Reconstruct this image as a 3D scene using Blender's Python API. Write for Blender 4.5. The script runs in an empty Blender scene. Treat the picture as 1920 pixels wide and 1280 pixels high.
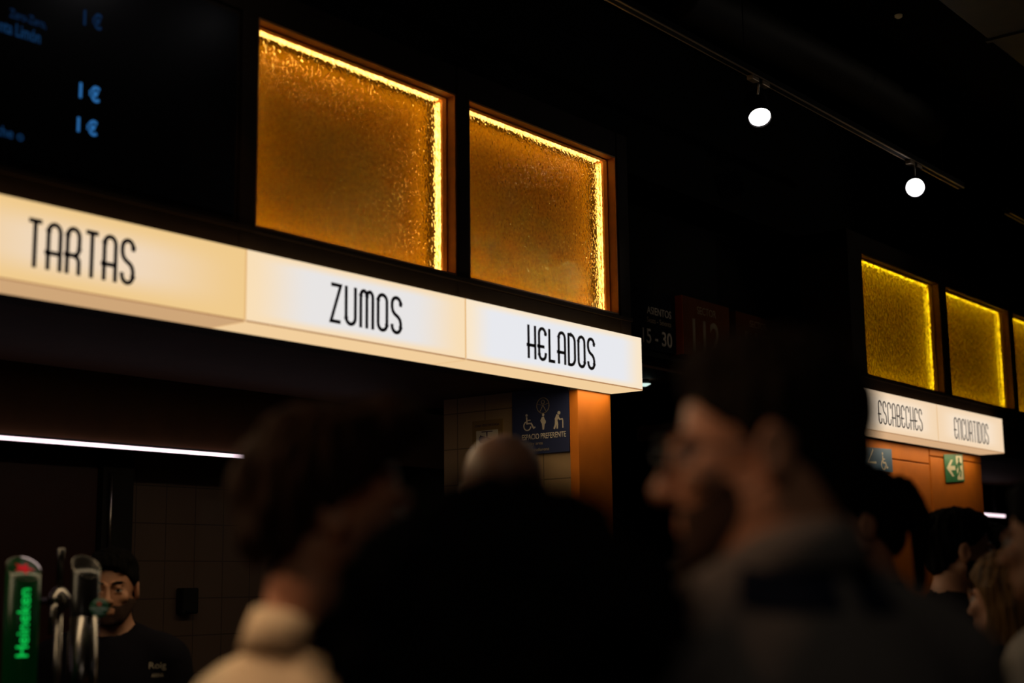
import bpy, bmesh, math, random
import numpy as np
from mathutils import Vector, Matrix, noise
from mathutils.bvhtree import BVHTree

random.seed(7)
S = bpy.context.scene
COL = S.collection

# ---------------------------------------------------------------- camera
# world axes: +X along the kiosk fronts, +Y into the kiosks, +Z up. 1 unit = 1 m
FPX = 2700.0
AX = np.array([0.62073495, 0.12190959, 0.77448446])     # world X in camera axes (right, down, forward)
AY = np.array([-0.7839272, 0.11174629, 0.61071344])
AZ = np.array([-0.01209394, -0.98623061, 0.16493307])
CAM = Vector((0.0, 0.0, 1.55))
right = Vector((AX[0], AY[0], AZ[0])); down = Vector((AX[1], AY[1], AZ[1])); fwd = Vector((AX[2], AY[2], AZ[2]))
cd = bpy.data.cameras.new('camera'); cam = bpy.data.objects.new('camera', cd); COL.objects.link(cam)
M3 = Matrix((right, -down, -fwd)).transposed()
cam.matrix_world = Matrix.Translation(CAM) @ M3.to_4x4()
cd.sensor_width = 36.0; cd.lens = FPX / 1920 * 36
cd.clip_start = 0.05; cd.clip_end = 100
cd.dof.use_dof = True; cd.dof.focus_distance = 6.1; cd.dof.aperture_fstop = 1.6
S.camera = cam

def ray(px, py):
    return right * (px - 960) + down * (py - 640) + fwd * FPX
def on_y(px, py, y):
    r = ray(px, py); return CAM + r * ((y - CAM.y) / r.y)
def on_x(px, py, x):
    r = ray(px, py); return CAM + r * ((x - CAM.x) / r.x)
def at_depth(px, py, d):
    return CAM + ray(px, py) * (d / FPX)

# ---------------------------------------------------------------- world and view
S.view_settings.view_transform = 'Standard'; S.view_settings.look = 'None'
S.view_settings.exposure = 0.0; S.view_settings.gamma = 1.0
try: S.view_settings.use_curve_mapping = False
except Exception: pass
w = bpy.data.worlds.new('world'); S.world = w; w.use_nodes = True
w.node_tree.nodes['Background'].inputs[0].default_value = (0.004, 0.003, 0.002, 1)
w.node_tree.nodes['Background'].inputs[1].default_value = 0.6
S.cycles.max_bounces = 8; S.cycles.transmission_bounces = 6; S.cycles.diffuse_bounces = 3
S.cycles.sample_clamp_indirect = 3.0

# ---------------------------------------------------------------- materials
MATS = {}
def nt(name):
    m = bpy.data.materials.new(name); m.use_nodes = True; MATS[name] = m
    return m, m.node_tree.nodes, m.node_tree.links
def srgb(r, g, b):
    f = lambda c: (c / 255 / 12.92) if c <= 10 else ((c / 255 + 0.055) / 1.055) ** 2.4
    return (f(r), f(g), f(b), 1)
def pbr(name, col, rough=0.6, metal=0.0, var=0.12, scale=12, bump=0.0, bscale=60, stretch=None, spec=0.5, emit=None, estr=0.0):
    m, N, L = nt(name)
    b = N['Principled BSDF']
    b.inputs['Roughness'].default_value = rough; b.inputs['Metallic'].default_value = metal
    b.inputs['Specular IOR Level'].default_value = spec
    tc = N.new('ShaderNodeTexCoord'); mp = N.new('ShaderNodeMapping')
    L.new(tc.outputs['Object'], mp.inputs['Vector'])
    if stretch: mp.inputs['Scale'].default_value = stretch
    nz = N.new('ShaderNodeTexNoise'); nz.inputs['Scale'].default_value = scale; nz.inputs['Detail'].default_value = 4
    L.new(mp.outputs[0], nz.inputs['Vector'])
    r = N.new('ShaderNodeValToRGB'); L.new(nz.outputs['Fac'], r.inputs['Fac'])
    c = col
    r.color_ramp.elements[0].position = .3; r.color_ramp.elements[1].position = .7
    r.color_ramp.elements[0].color = (c[0] * (1 - var), c[1] * (1 - var), c[2] * (1 - var), 1)
    r.color_ramp.elements[1].color = (min(1, c[0] * (1 + var)), min(1, c[1] * (1 + var)), min(1, c[2] * (1 + var)), 1)
    L.new(r.outputs[0], b.inputs['Base Color'])
    if bump:
        n2 = N.new('ShaderNodeTexNoise'); n2.inputs['Scale'].default_value = bscale; n2.inputs['Detail'].default_value = 3
        L.new(mp.outputs[0], n2.inputs['Vector'])
        bp = N.new('ShaderNodeBump'); bp.inputs['Strength'].default_value = bump; bp.inputs['Distance'].default_value = 0.01
        L.new(n2.outputs['Fac'], bp.inputs['Height']); L.new(bp.outputs[0], b.inputs['Normal'])
    if emit:
        b.inputs['Emission Color'].default_value = emit; b.inputs['Emission Strength'].default_value = estr
    return m
def emis(name, col, s):
    m, N, L = nt(name); N.remove(N['Principled BSDF'])
    e = N.new('ShaderNodeEmission'); e.inputs[0].default_value = (*col[:3], 1); e.inputs[1].default_value = s
    L.new(e.outputs[0], N['Material Output'].inputs[0]); return m

black_paint = pbr('black_paint', (0.006, 0.005, 0.004), .8, spec=.2)
ceil_black = pbr('ceiling_black', (0.006, 0.0055, 0.004), .95, spec=.1, bump=.2, bscale=30)
wall_black = pbr('wall_black', (0.005, 0.005, 0.004), .9, spec=.15)
floor_m = pbr('floor_concrete', (0.03, 0.024, 0.02), .55, var=.3, scale=3, spec=.3)
frame_m = pbr('frame_bronze', (0.030, 0.019, 0.011), .7, metal=.0, var=.1, spec=.10)
jamb_m = pbr('jamb_ochre', (0.46, 0.20, 0.055), .5, var=.12, scale=25, spec=.25)
jamb_dark = pbr('jamb_brown', (0.16, 0.075, 0.016), .6, var=.12, scale=25, spec=.1)
orange_m = pbr('orange_laminate', (0.42, 0.118, 0.010), .6, var=.06, spec=.12)
back_m = pbr('amber_back', (0.275, 0.146, 0.001), .75, var=.05, spec=.1)
back_y = pbr('yellow_back', (0.72, 0.53, 0.008), .75, var=.05, spec=.1)
jamb_shade_m = pbr('jamb_shade_olive', (0.05, 0.032, 0.006), .6, var=.1, spec=.2)
soffit_m = pbr('soffit_brown', (0.055, 0.022, 0.008), .7, spec=.2)
redpanel_m = pbr('dark_red_panel', (0.018, 0.0022, 0.0018), .5, spec=.2)
chrome_m = pbr('chrome', (0.22, 0.20, 0.185), .22, metal=1.0, var=.03)
steel_m = pbr('steel', (0.35, 0.32, 0.30), .35, metal=1.0, var=.05)
trackgrey = pbr('track_aluminium', (0.42, 0.33, 0.24), .4, metal=.6, var=.05)
duct_m = pbr('duct_grey', (0.022, 0.018, 0.010), .6, var=.2, spec=.3)
navy_m = pbr('navy_board', (0.012, 0.017, 0.055), .5, var=.04)
navyblue_m = pbr('blue_board', (0.02, 0.07, 0.15), .5, var=.04)
green_m = pbr('green_sign', (0.015, 0.13, 0.05), .5, var=.04)
whiteprint = pbr('white_print', (0.45, 0.39, 0.31), .6, var=.03)
whitebright = pbr('white_print_bright', (0.55, 0.50, 0.36), .6, var=.03)
yellow_m = pbr('yellow_sign', (0.17, 0.095, 0.015), .6, var=.05)
darkprint = pbr('dark_print', (0.035, 0.014, 0.045), .5, var=.02)
greyplate = pbr('grey_plate', (0.005, 0.006, 0.008), .9, spec=.08)
sector_m = pbr('sector_brown', (0.085, 0.026, 0.007), .9, spec=.08)
sector_edge = pbr('sector_edge_orange', (0.45, 0.07, 0.012), .9, spec=.08)
sector_print = pbr('sector_print', (0.22, 0.17, 0.11), .9, spec=.08)
skin_m = pbr('skin', (0.50, 0.24, 0.14), .5, var=.12, scale=14, bump=.08, bscale=200)
skin2_m = pbr('skin_tan', (0.42, 0.19, 0.105), .55, var=.12, scale=14, bump=.08, bscale=200)
hair_black = pbr('hair_black', (0.004, 0.003, 0.0025), .8, var=.3, scale=90, bump=.6, bscale=120, stretch=(1, 1, .12), spec=.06)
hair_brown = pbr('hair_brown', (0.018, 0.009, 0.0045), .8, var=.4, scale=90, bump=.6, bscale=120, stretch=(1, 1, .12), spec=.06)
hair_grey = pbr('hair_grey_brown', (0.010, 0.007, 0.005), .75, var=.4, scale=120, bump=.5, bscale=150, spec=.08)
hair_blond = pbr('hair_blond', (0.11, 0.050, 0.012), .6, var=.7, scale=70, bump=.8, bscale=110, stretch=(1, 1, .08), spec=.15)
stub_m = pbr('beard_stubble', (0.040, 0.019, 0.012), .8, var=.3, scale=200, bump=.5, bscale=300, spec=.2)
cloth_black = pbr('cloth_black', (0.006, 0.005, 0.008), .95, bump=.2, bscale=300, spec=.1)
cloth_cream = pbr('cloth_cream', (0.62, 0.47, 0.31), .9, bump=.25, bscale=350, spec=.1)
cloth_grey = pbr('cloth_grey', (0.15, 0.135, 0.13), .92, bump=.25, bscale=350, spec=.1)
cloth_navy = pbr('cloth_navy', (0.008, 0.012, 0.028), .9, bump=.2, bscale=300, spec=.1)
cloth_dkred = pbr('cloth_dark_red', (0.035, 0.008, 0.010), .95, bump=.2, bscale=300, spec=.1)
cloth_white = pbr('cloth_white', (0.60, 0.52, 0.44), .9, bump=.2, bscale=300, spec=.1)
denim = pbr('denim', (0.02, 0.025, 0.045), .9, bump=.3, bscale=400)
shoe_m = pbr('shoe_black', (0.01, 0.009, 0.008), .5)
specs_m = pbr('spectacle_frame', (0.012, 0.01, 0.01), .25, spec=.6)
tapdark = pbr('tap_black', (0.006, 0.005, 0.005), .25, spec=.5)
tapgreen = pbr('tap_green', (0.002, 0.022, 0.006), .25, spec=.5, emit=(0.0, 0.35, 0.05, 1), estr=0.012)
green_txt = emis('green_lit_lettering', (0.005, 0.55, 0.075), 1.0)
red_star = emis('red_lit_star', (0.42, 0.012, 0.015), .8)
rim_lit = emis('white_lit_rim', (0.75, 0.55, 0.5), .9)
medal_m = pbr('medallion_green', (0.004, 0.07, 0.022), .35, emit=(0.0, 0.25, 0.08, 1), estr=.015)
medal_red = pbr('medallion_red', (0.6, 0.08, 0.05), .4, emit=(0.6, .08, .05, 1), estr=.15)
medal_txt = pbr('medallion_text', (0.5, .55, .5), .4, emit=(.5, .6, .5, 1), estr=.06)
led_white = emis('led_white', (1.0, 0.76, 0.84), 1.7)
lamp_face = emis('lamp_face', (1.0, 0.93, 0.97), 9.0)
lamp_dim = emis('lamp_dim', (0.75, 1.0, 0.92), .9)
blue_txt = emis('blue_screen_text', (0.022, 0.125, 0.34), 1.0)
blue_dim = emis('blue_screen_text_dim', (0.0035, 0.014, 0.042), 1.0)
blue_mid = emis('blue_screen_text_mid', (0.005, 0.026, 0.075), 1.0)
screen_m = pbr('screen_black', (0.0022, 0.0022, 0.0025), .35, spec=.15)

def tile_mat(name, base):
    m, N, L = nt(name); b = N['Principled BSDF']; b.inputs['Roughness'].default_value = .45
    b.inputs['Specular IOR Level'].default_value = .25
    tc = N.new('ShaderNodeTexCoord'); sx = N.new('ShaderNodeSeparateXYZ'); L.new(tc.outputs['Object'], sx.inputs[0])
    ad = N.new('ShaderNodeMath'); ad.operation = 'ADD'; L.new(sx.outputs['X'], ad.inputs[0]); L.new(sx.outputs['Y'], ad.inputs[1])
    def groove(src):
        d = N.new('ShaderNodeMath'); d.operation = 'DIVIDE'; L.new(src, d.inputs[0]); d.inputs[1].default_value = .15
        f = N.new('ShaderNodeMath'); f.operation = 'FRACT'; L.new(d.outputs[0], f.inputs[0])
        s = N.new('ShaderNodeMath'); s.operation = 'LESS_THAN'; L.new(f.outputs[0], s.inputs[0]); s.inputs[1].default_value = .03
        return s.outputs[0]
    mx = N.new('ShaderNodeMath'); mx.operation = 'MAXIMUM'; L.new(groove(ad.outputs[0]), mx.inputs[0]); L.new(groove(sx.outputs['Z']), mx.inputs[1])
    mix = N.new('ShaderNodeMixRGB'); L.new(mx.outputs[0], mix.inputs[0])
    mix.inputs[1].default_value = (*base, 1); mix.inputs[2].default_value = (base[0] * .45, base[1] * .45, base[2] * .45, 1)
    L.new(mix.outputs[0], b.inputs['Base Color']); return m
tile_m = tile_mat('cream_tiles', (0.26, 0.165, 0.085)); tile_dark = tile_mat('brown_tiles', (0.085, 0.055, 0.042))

def glass_mat(name, tint, bump_s, scale, dist=.0019):
    m, N, L = nt(name); N.remove(N['Principled BSDF'])
    tc = N.new('ShaderNodeTexCoord'); mp = N.new('ShaderNodeMapping'); L.new(tc.outputs['Object'], mp.inputs[0])
    mp.inputs['Scale'].default_value = (1, 1, .8)
    n1 = N.new('ShaderNodeTexNoise'); n1.inputs['Scale'].default_value = scale; n1.inputs['Detail'].default_value = .6
    n1.inputs['Distortion'].default_value = .4
    L.new(mp.outputs[0], n1.inputs['Vector'])
    bp = N.new('ShaderNodeBump'); bp.inputs['Strength'].default_value = bump_s; bp.inputs['Distance'].default_value = dist
    L.new(n1.outputs['Fac'], bp.inputs['Height'])
    g = N.new('ShaderNodeBsdfGlass')
    cr = N.new('ShaderNodeValToRGB'); L.new(n1.outputs['Fac'], cr.inputs['Fac']); cr.color_ramp.elements[0].position = .34; cr.color_ramp.elements[1].position = .66
    cr.color_ramp.elements[0].color = (tint[0] * .90, tint[1] * .86, tint[2] * .7, 1); cr.color_ramp.elements[1].color = (1, min(1, tint[1] * 1.06), min(1, tint[2] * 1.2), 1)
    L.new(cr.outputs[0], g.inputs['Color']); g.inputs['Roughness'].default_value = .02; g.inputs['IOR'].default_value = 1.45
    L.new(bp.outputs[0], g.inputs['Normal'])
    t = N.new('ShaderNodeBsdfTransparent'); t.inputs[0].default_value = (*tint, 1)
    mx = N.new('ShaderNodeMixShader'); mx.inputs[0].default_value = .12
    L.new(g.outputs[0], mx.inputs[1]); L.new(t.outputs[0], mx.inputs[2]); L.new(mx.outputs[0], N['Material Output'].inputs[0])
    return m
amber_glass = glass_mat('amber_textured_glass', (0.97, 0.80, 0.42), 1.0, 105)
yellow_glass = glass_mat('yellow_textured_glass', (0.97, 0.84, 0.16), 1.0, 70, .011)
clear_glass = glass_mat('spectacle_lens', (1, 1, 1), 0.0, 10)
led_amber = emis('led_warm_strip', (1.0, 0.80, 0.52), 36.0)
led_yellow = emis('led_yellow_strip', (1.0, 0.84, 0.20), 24.0)

def lightbox_mat(name, centre, edge, k, margin):
    """opal acrylic over tubes: cooler where the tubes sit, warmer along its own edges (generated coords)"""
    m, N, L = nt(name); N.remove(N['Principled BSDF'])
    tc = N.new('ShaderNodeTexCoord'); sx = N.new('ShaderNodeSeparateXYZ'); L.new(tc.outputs['Generated'], sx.inputs[0])
    outs = []
    for ax, mg in (('X', margin[0]), ('Z', margin[1])):
        a = N.new('ShaderNodeMath'); a.operation = 'SUBTRACT'; L.new(sx.outputs[ax], a.inputs[0]); a.inputs[1].default_value = .5
        b = N.new('ShaderNodeMath'); b.operation = 'ABSOLUTE'; L.new(a.outputs[0], b.inputs[0])
        r = N.new('ShaderNodeMapRange'); r.interpolation_type = 'SMOOTHSTEP'
        L.new(b.outputs[0], r.inputs[0]); r.inputs[1].default_value = .5; r.inputs[2].default_value = .5 - mg; r.inputs[3].default_value = 0; r.inputs[4].default_value = 1
        outs.append(r.outputs[0])
    mu = N.new('ShaderNodeMath'); mu.operation = 'MULTIPLY'; L.new(outs[0], mu.inputs[0]); L.new(outs[1], mu.inputs[1])
    mix = N.new('ShaderNodeMixRGB'); L.new(mu.outputs[0], mix.inputs[0]); mix.inputs[1].default_value = edge; mix.inputs[2].default_value = centre
    e = N.new('ShaderNodeEmission'); L.new(mix.outputs[0], e.inputs[0]); e.inputs[1].default_value = k
    L.new(e.outputs[0], N['Material Output'].inputs[0]); return m
opal = {
    'cake': lightbox_mat('opal_warm', srgb(240, 216, 188), srgb(240, 202, 140), 1.0, (.42, .4)),
    'juice': lightbox_mat('opal_cool', srgb(232, 229, 228), srgb(249, 222, 182), 1.0, (.28, .16)),
    'ice': lightbox_mat('opal_cool_bright', srgb(232, 233, 238), srgb(250, 230, 200), 1.0, (.14, .15)),
    'far': lightbox_mat('opal_peach', srgb(249, 228, 203), srgb(244, 214, 178), 1.0, (.3, .3)),
    'under_warm': lightbox_mat('opal_underside_warm', srgb(214, 178, 138), srgb(206, 165, 120), 1.0, (.2, .1)),
    'under': lightbox_mat('opal_underside', srgb(251, 226, 178), srgb(242, 206, 156), 1.0, (.2, .1)),
    'under_far': lightbox_mat('opal_underside_far', srgb(224, 186, 146), srgb(214, 172, 130), 1.0, (.2, .1)),
}

joint_m = emis('opal_joint', srgb(226, 178, 116), 1.0)
edge_m = emis('opal_edge', srgb(176, 128, 84), 1.0)
# ---------------------------------------------------------------- builders
def link(o, parent=None):
    COL.objects.link(o)
    if parent is not None: o.parent = parent
    return o
def setp(o, label=None, cat=None, group=None, kind=None):
    if label: o['label'] = label
    if cat: o['category'] = cat
    if group: o['group'] = group
    if kind: o['kind'] = kind
    return o
def empty(name, loc, label, cat, group=None, rz=0.0):
    o = bpy.data.objects.new(name, None); o.empty_display_size = .1; link(o)
    o.location = loc; o.rotation_euler = (0, 0, rz); return setp(o, label, cat, group)
def finish(name, bm, mat, parent=None, smooth=False, bevel=0.0, recalc=True):
    if recalc: bmesh.ops.recalc_face_normals(bm, faces=bm.faces)
    me = bpy.data.meshes.new(name)
    if parent is not None:
        bpy.context.view_layer.update()
        bm.transform(parent.matrix_world.inverted())
    else:
        c = Vector((0, 0, 0))
        for v in bm.verts: c += v.co
        c /= max(1, len(bm.verts)); c.z = min(v.co.z for v in bm.verts)
        bm.transform(Matrix.Translation(-c))
    bm.to_mesh(me); bm.free()
    me.materials.append(mat)
    if smooth:
        for p in me.polygons: p.use_smooth = True
    o = bpy.data.objects.new(name, me); link(o, parent)
    if parent is None: o.location = c
    if bevel:
        md = o.modifiers.new('bevel', 'BEVEL'); md.width = bevel; md.segments = 2; md.limit_method = 'ANGLE'
    return o
def box(bm, lo, hi, m=None):
    vs = [Vector((x, y, z)) for x in (lo[0], hi[0]) for y in (lo[1], hi[1]) for z in (lo[2], hi[2])]
    if m is not None: vs = [m @ v for v in vs]
    b = [bm.verts.new(v) for v in vs]
    for f in ((0, 1, 3, 2), (4, 6, 7, 5), (0, 4, 5, 1), (2, 3, 7, 6), (0, 2, 6, 4), (1, 5, 7, 3)): bm.faces.new([b[i] for i in f])
def obox(name, lo, hi, mat, parent=None, bevel=0.0):
    bm = bmesh.new(); box(bm, lo, hi); return finish(name, bm, mat, parent, bevel=bevel)
def struct(name, lo, hi, mat):
    o = obox(name, lo, hi, mat); o['kind'] = 'structure'; return o
def frame_of(axis):
    a = axis.normalized(); t = Vector((0, 0, 1)) if abs(a.z) < .9 else Vector((1, 0, 0))
    u = a.cross(t).normalized(); return u, a.cross(u).normalized()
def tube(bm, pts, rad, n=14, cap=True):
    pts = [Vector(p) for p in pts]; rings = []
    if not isinstance(rad, (list, tuple)): rad = [rad] * len(pts)
    u = None
    for i, p in enumerate(pts):
        d = (pts[min(i + 1, len(pts) - 1)] - pts[max(i - 1, 0)]).normalized()
        if u is None: u, v = frame_of(d)
        else: u = (u - d * u.dot(d)).normalized(); v = d.cross(u)
        rings.append([bm.verts.new(p + (u * math.cos(2 * math.pi * k / n) + v * math.sin(2 * math.pi * k / n)) * rad[i]) for k in range(n)])
    for a, b in zip(rings, rings[1:]):
        for k in range(n): bm.faces.new((a[k], a[(k + 1) % n], b[(k + 1) % n], b[k]))
    if cap: bm.faces.new(rings[0][::-1]); bm.faces.new(rings[-1])
def lathe(bm, prof, c, axis, n=24):
    axis = Vector(axis).normalized(); u, v = frame_of(axis); c = Vector(c)
    rings = [[bm.verts.new(c + axis * h + (u * math.cos(2 * math.pi * k / n) + v * math.sin(2 * math.pi * k / n)) * r) for k in range(n)] for h, r in prof]
    for a, b in zip(rings, rings[1:]):
        for k in range(n): bm.faces.new((a[k], a[(k + 1) % n], b[(k + 1) % n], b[k]))
    bm.faces.new(rings[0][::-1]); bm.faces.new(rings[-1])
def ball(bm, c, r, n=16, sc=(1, 1, 1)):
    bmesh.ops.create_uvsphere(bm, u_segments=n, v_segments=n // 2 + 2, radius=r, matrix=Matrix.Translation(c) @ Matrix.Diagonal((*sc, 1)))
class Plane:
    """flat drawing plane: origin o, u to the viewer's right, v up, n towards the viewer"""
    def __init__(s, o, u, v):
        s.o = Vector(o); s.u = Vector(u).normalized(); s.v = Vector(v).normalized(); s.n = s.u.cross(s.v)
    def p(s, x, y, h=0.0): return s.o + s.u * x + s.v * y + s.n * h
def ribbon(bm, P, pts, wd, h=0.0015, closed=False):
    n = len(pts); q = [Vector(p) for p in pts]; L_, R_ = [], []
    for i in range(n):
        a = q[(i - 1) % n] if (closed or i) else None; b = q[(i + 1) % n] if (closed or i < n - 1) else None
        d1 = (q[i] - a).normalized() if a is not None else None; d2 = (b - q[i]).normalized() if b is not None else None
        if d1 is None: d1 = d2
        if d2 is None: d2 = d1
        n1 = Vector((-d1.y, d1.x)); n2 = Vector((-d2.y, d2.x)); m = (n1 + n2)
        m = m.normalized() if m.length > 1e-6 else n1
        k = min(1.6, 1 / max(.5, m.dot(n1)))
        L_.append(q[i] + m * wd / 2 * k); R_.append(q[i] - m * wd / 2 * k)
    top = [(bm.verts.new(P.p(l.x, l.y, h)), bm.verts.new(P.p(r.x, r.y, h)), bm.verts.new(P.p(l.x, l.y, 0)), bm.verts.new(P.p(r.x, r.y, 0))) for l, r in zip(L_, R_)]
    seq = list(range(n)) + ([0] if closed else [])
    for i, j in zip(seq, seq[1:]):
        a, b = top[i], top[j]
        bm.faces.new((a[0], a[1], b[1], b[0])); bm.faces.new((a[0], b[0], b[2], a[2])); bm.faces.new((a[1], a[3], b[3], b[1]))
    if not closed:
        for a in (top[0], top[-1]): bm.faces.new((a[0], a[2], a[3], a[1]))
def poly(bm, P, pts, h=0.0015):
    a = [bm.verts.new(P.p(x, y, h)) for x, y in pts]; b = [bm.verts.new(P.p(x, y, 0)) for x, y in pts]; n = len(a)
    bm.faces.new(a)
    for i in range(n): bm.faces.new((a[i], b[i], b[(i + 1) % n], a[(i + 1) % n]))
def circ(cx, cy, rx, ry=None, a0=0, a1=360, n=14):
    ry = rx if ry is None else ry
    return [(cx + rx * math.cos(math.radians(a0 + (a1 - a0) * i / n)), cy + ry * math.sin(math.radians(a0 + (a1 - a0) * i / n))) for i in range(n + 1)]
def disc(bm, P, cx, cy, r, ry=None, h=0.0015): poly(bm, P, circ(cx, cy, r, ry, 0, 360, 20)[:-1], h)
def text(name, s, P, x0, y0, wd, ht, mat, parent, h=0.001, bold=0.0, spacing=1.0, keep=False):
    """built-in face laid into a box of wd x ht on plane P"""
    cu = bpy.data.curves.new(name, 'FONT'); cu.body = s; cu.extrude = 0; cu.offset = bold; cu.space_character = spacing
    to = bpy.data.objects.new(name, cu); COL.objects.link(to); bpy.context.view_layer.update()
    me = bpy.data.meshes.new_from_object(to.evaluated_get(bpy.context.evaluated_depsgraph_get()))
    bpy.data.objects.remove(to)
    bm = bmesh.new(); bm.from_mesh(me); bpy.data.meshes.remove(me)
    xs = [v.co.x for v in bm.verts]; ys = [v.co.y for v in bm.verts]
    kx = wd / (max(xs) - min(xs)); ky = ht / (max(ys) - min(ys)); mx, my = min(xs), min(ys)
    for v in bm.verts: v.co = P.p(x0 + (v.co.x - mx) * kx, y0 + (v.co.y - my) * ky, h)
    if keep: return bm
    r = bmesh.ops.extrude_face_region(bm, geom=bm.faces[:])
    bmesh.ops.translate(bm, vec=P.n * -max(h * .9, .0006), verts=[g for g in r['geom'] if isinstance(g, bmesh.types.BMVert)])
    return finish(name, bm, mat, parent)

# condensed deco alphabet (unit height, width W) used on the lit signs
W = .36
def arc(cx, cy, rx, ry, a0, a1, n=8): return circ(cx, cy, rx, ry, a0, a1, n)
r_ = W / 2
GL = {
 'T': [[(-.01, .965), (W + .01, .965)], [(r_, .965), (r_, 0)]],
 'A': [[(0, 0), (0, .8)] + arc(r_, .80, r_, .165, 180, 0) + [(W, 0)], [(-.10, .36), (W, .36)]],
 'R': [[(0, 0), (0, .8)] + arc(r_, .80, r_, .165, 180, 0) + [(W, .56)] + arc(r_, .56, r_, .16, 0, -90) + [(-.10, .40)], [(r_, .40)] + arc(r_, .26, r_, .14, 80, 0) + [(W, 0)]],
 'S': [[(W, .74), (W, .80)] + arc(r_, .80, r_, .165, 0, 180) + [(0, .70)] + [(.03, .60), (.10, .53), (.26, .45), (.33, .38)] + [(W, .29), (W, .20)] + arc(r_, .20, r_, .165, 0, -180) + [(0, .25)]],
 'Z': [[(0, .965), (W, .965), (0, .035), (W, .035)]],
 'U': [[(0, 1), (0, .20)] + arc(r_, .20, r_, .165, 180, 360) + [(W, 1)]],
 'M': [[(0, 0), (0, .82)] + arc(.12, .82, .12, .145, 180, 0) + [(.24, .0)], [(.24, .82)] + arc(.36, .82, .12, .145, 180, 0) + [(.48, 0)]],
 'O': [[(0, .2), (0, .8)] + arc(r_, .80, r_, .165, 180, 0) + [(W, .2)] + arc(r_, .2, r_, .165, 0, -180)],
 'H': [[(0, 0), (0, 1)], [(W, 0), (W, 1)], [(-.10, .40), (W, .40)]],
 'E': [[(W, .76), (W, .80)] + arc(r_, .80, r_, .165, 0, 180) + [(0, .2)] + arc(r_, .2, r_, .165, 180, 360) + [(W, .25)], [(-.10, .42), (W * .8, .42)]],
 'L': [[(0, 1), (0, .035), (W * .85, .035)]],
 'D': [[(-.0, .965), (.12, .965)] + arc(.12, .75, W - .12, .215, 90, 0) + arc(.12, .25, W - .12, .215, 0, -90) + [(0, .035)], [(0, 1), (0, 0)]],
 'C': [[(W, .72), (W, .80)] + arc(r_, .80, r_, .165, 0, 180) + [(0, .2)] + arc(r_, .2, r_, .165, 180, 360) + [(W, .28)]],
 'B': [[(0, 0), (0, .8)] + arc(r_, .80, r_, .165, 180, 0) + [(W, .62)] + arc(r_, .62, r_, .14, 0, -90) + [(-.08, .48)], [(r_, .48)] + arc(r_, .34, r_, .14, 90, 0) + [(W, .2)] + arc(r_, .2, r_, .165, 0, -90) + [(0, .035)]],
 'N': [[(0, 0), (0, .8)] + arc(r_, .80, r_, .165, 180, 0) + [(W, 0)]],
 'I': [[(0, 0), (0, 1)]],
}
GW = {'M': .48, 'I': .0, 'L': .31}
def deco(word, P, x0, y0, x1, y1, parent, wt=.094):
    tot = sum(GW.get(c, W) for c in word) + .215 * (len(word) - 1); th = .098
    kx = (x1 - x0) / (tot + th); ky = (y1 - y0)
    bm = bmesh.new(); x = th / 2
    for c in word:
        for st in GL[c]:
            ribbon(bm, P, [(x0 + (x + a) * kx, y0 + b * ky) for a, b in st], wt * ky, .002)
        x += GW.get(c, W) + .215
    return finish('lettering', bm, darkprint, parent)

# ================================================================ SETTING
struct('floor', (-4, -4, -.1), (16, 8, 0), floor_m)
struct('ceiling', (-4, -4, 4.4), (16, 8, 4.5), ceil_black)
struct('wall_back', (-4, 7.9, 0), (16, 8, 4.4), wall_black)
struct('wall_front', (-4, -4, 0), (16, -3.9, 4.4), wall_black)
struct('wall_left', (-4, -3.9, 0), (-3.9, 7.9, 4.4), wall_black)
struct('wall_right', (15.9, -3.9, 0), (16, 7.9, 4.4), wall_black)
# black upper wall that carries on above the kiosks
struct('wall_upper', (-1.5, 3.46, 3.36), (15.9, 3.56, 4.4), wall_black)

YF = 3.173      # front plane of the kiosk frames
YS = 3.123      # front plane of the lit signs
ZB, ZT = 2.30, 2.511

# ---------------------------------------------------------------- kiosk frames
def kiosk_frame(label, x0, x1, posts, group='bronze kiosk frames'):
    t = empty('kiosk_frame', (x0, YF + .15, 2.30), label, 'frame', group)
    z0, z1, z2 = 2.512, 2.60, 3.26
    obox('bottom_rail', (x0, YF, z0), (x1, YF + .28, z1), frame_m, t)
    obox('top_rail', (x0, YF, z2), (x1, YF + .28, 3.36), frame_m, t)
    for a, b in posts: obox('post', (a, YF - .004, z0), (b, YF + .28, 3.36), frame_m, t, bevel=.003)
    obox('sill_lip', (x0, YF - .012, z1 - .018), (x1, YF, z1 - .004), frame_m, t)
    obox('sign_backing_beam', (x0, YF + .11, 2.315), (x1, YF + .28, z0), frame_m, t)
    return t
kiosk_frame('dark bronze frame round the near kiosk windows and menu screen', -.6, 4.80, [(1.62, 1.69), (2.735, 2.797), (3.725, 3.790), (4.725, 4.80)])
kiosk_frame('dark bronze frame round the far kiosk windows', 6.86, 13.0, [(6.86, 7.03), (8.095, 8.19), (9.255, 9.32), (10.45, 10.52), (11.65, 11.72), (12.9, 13.0)])

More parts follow.
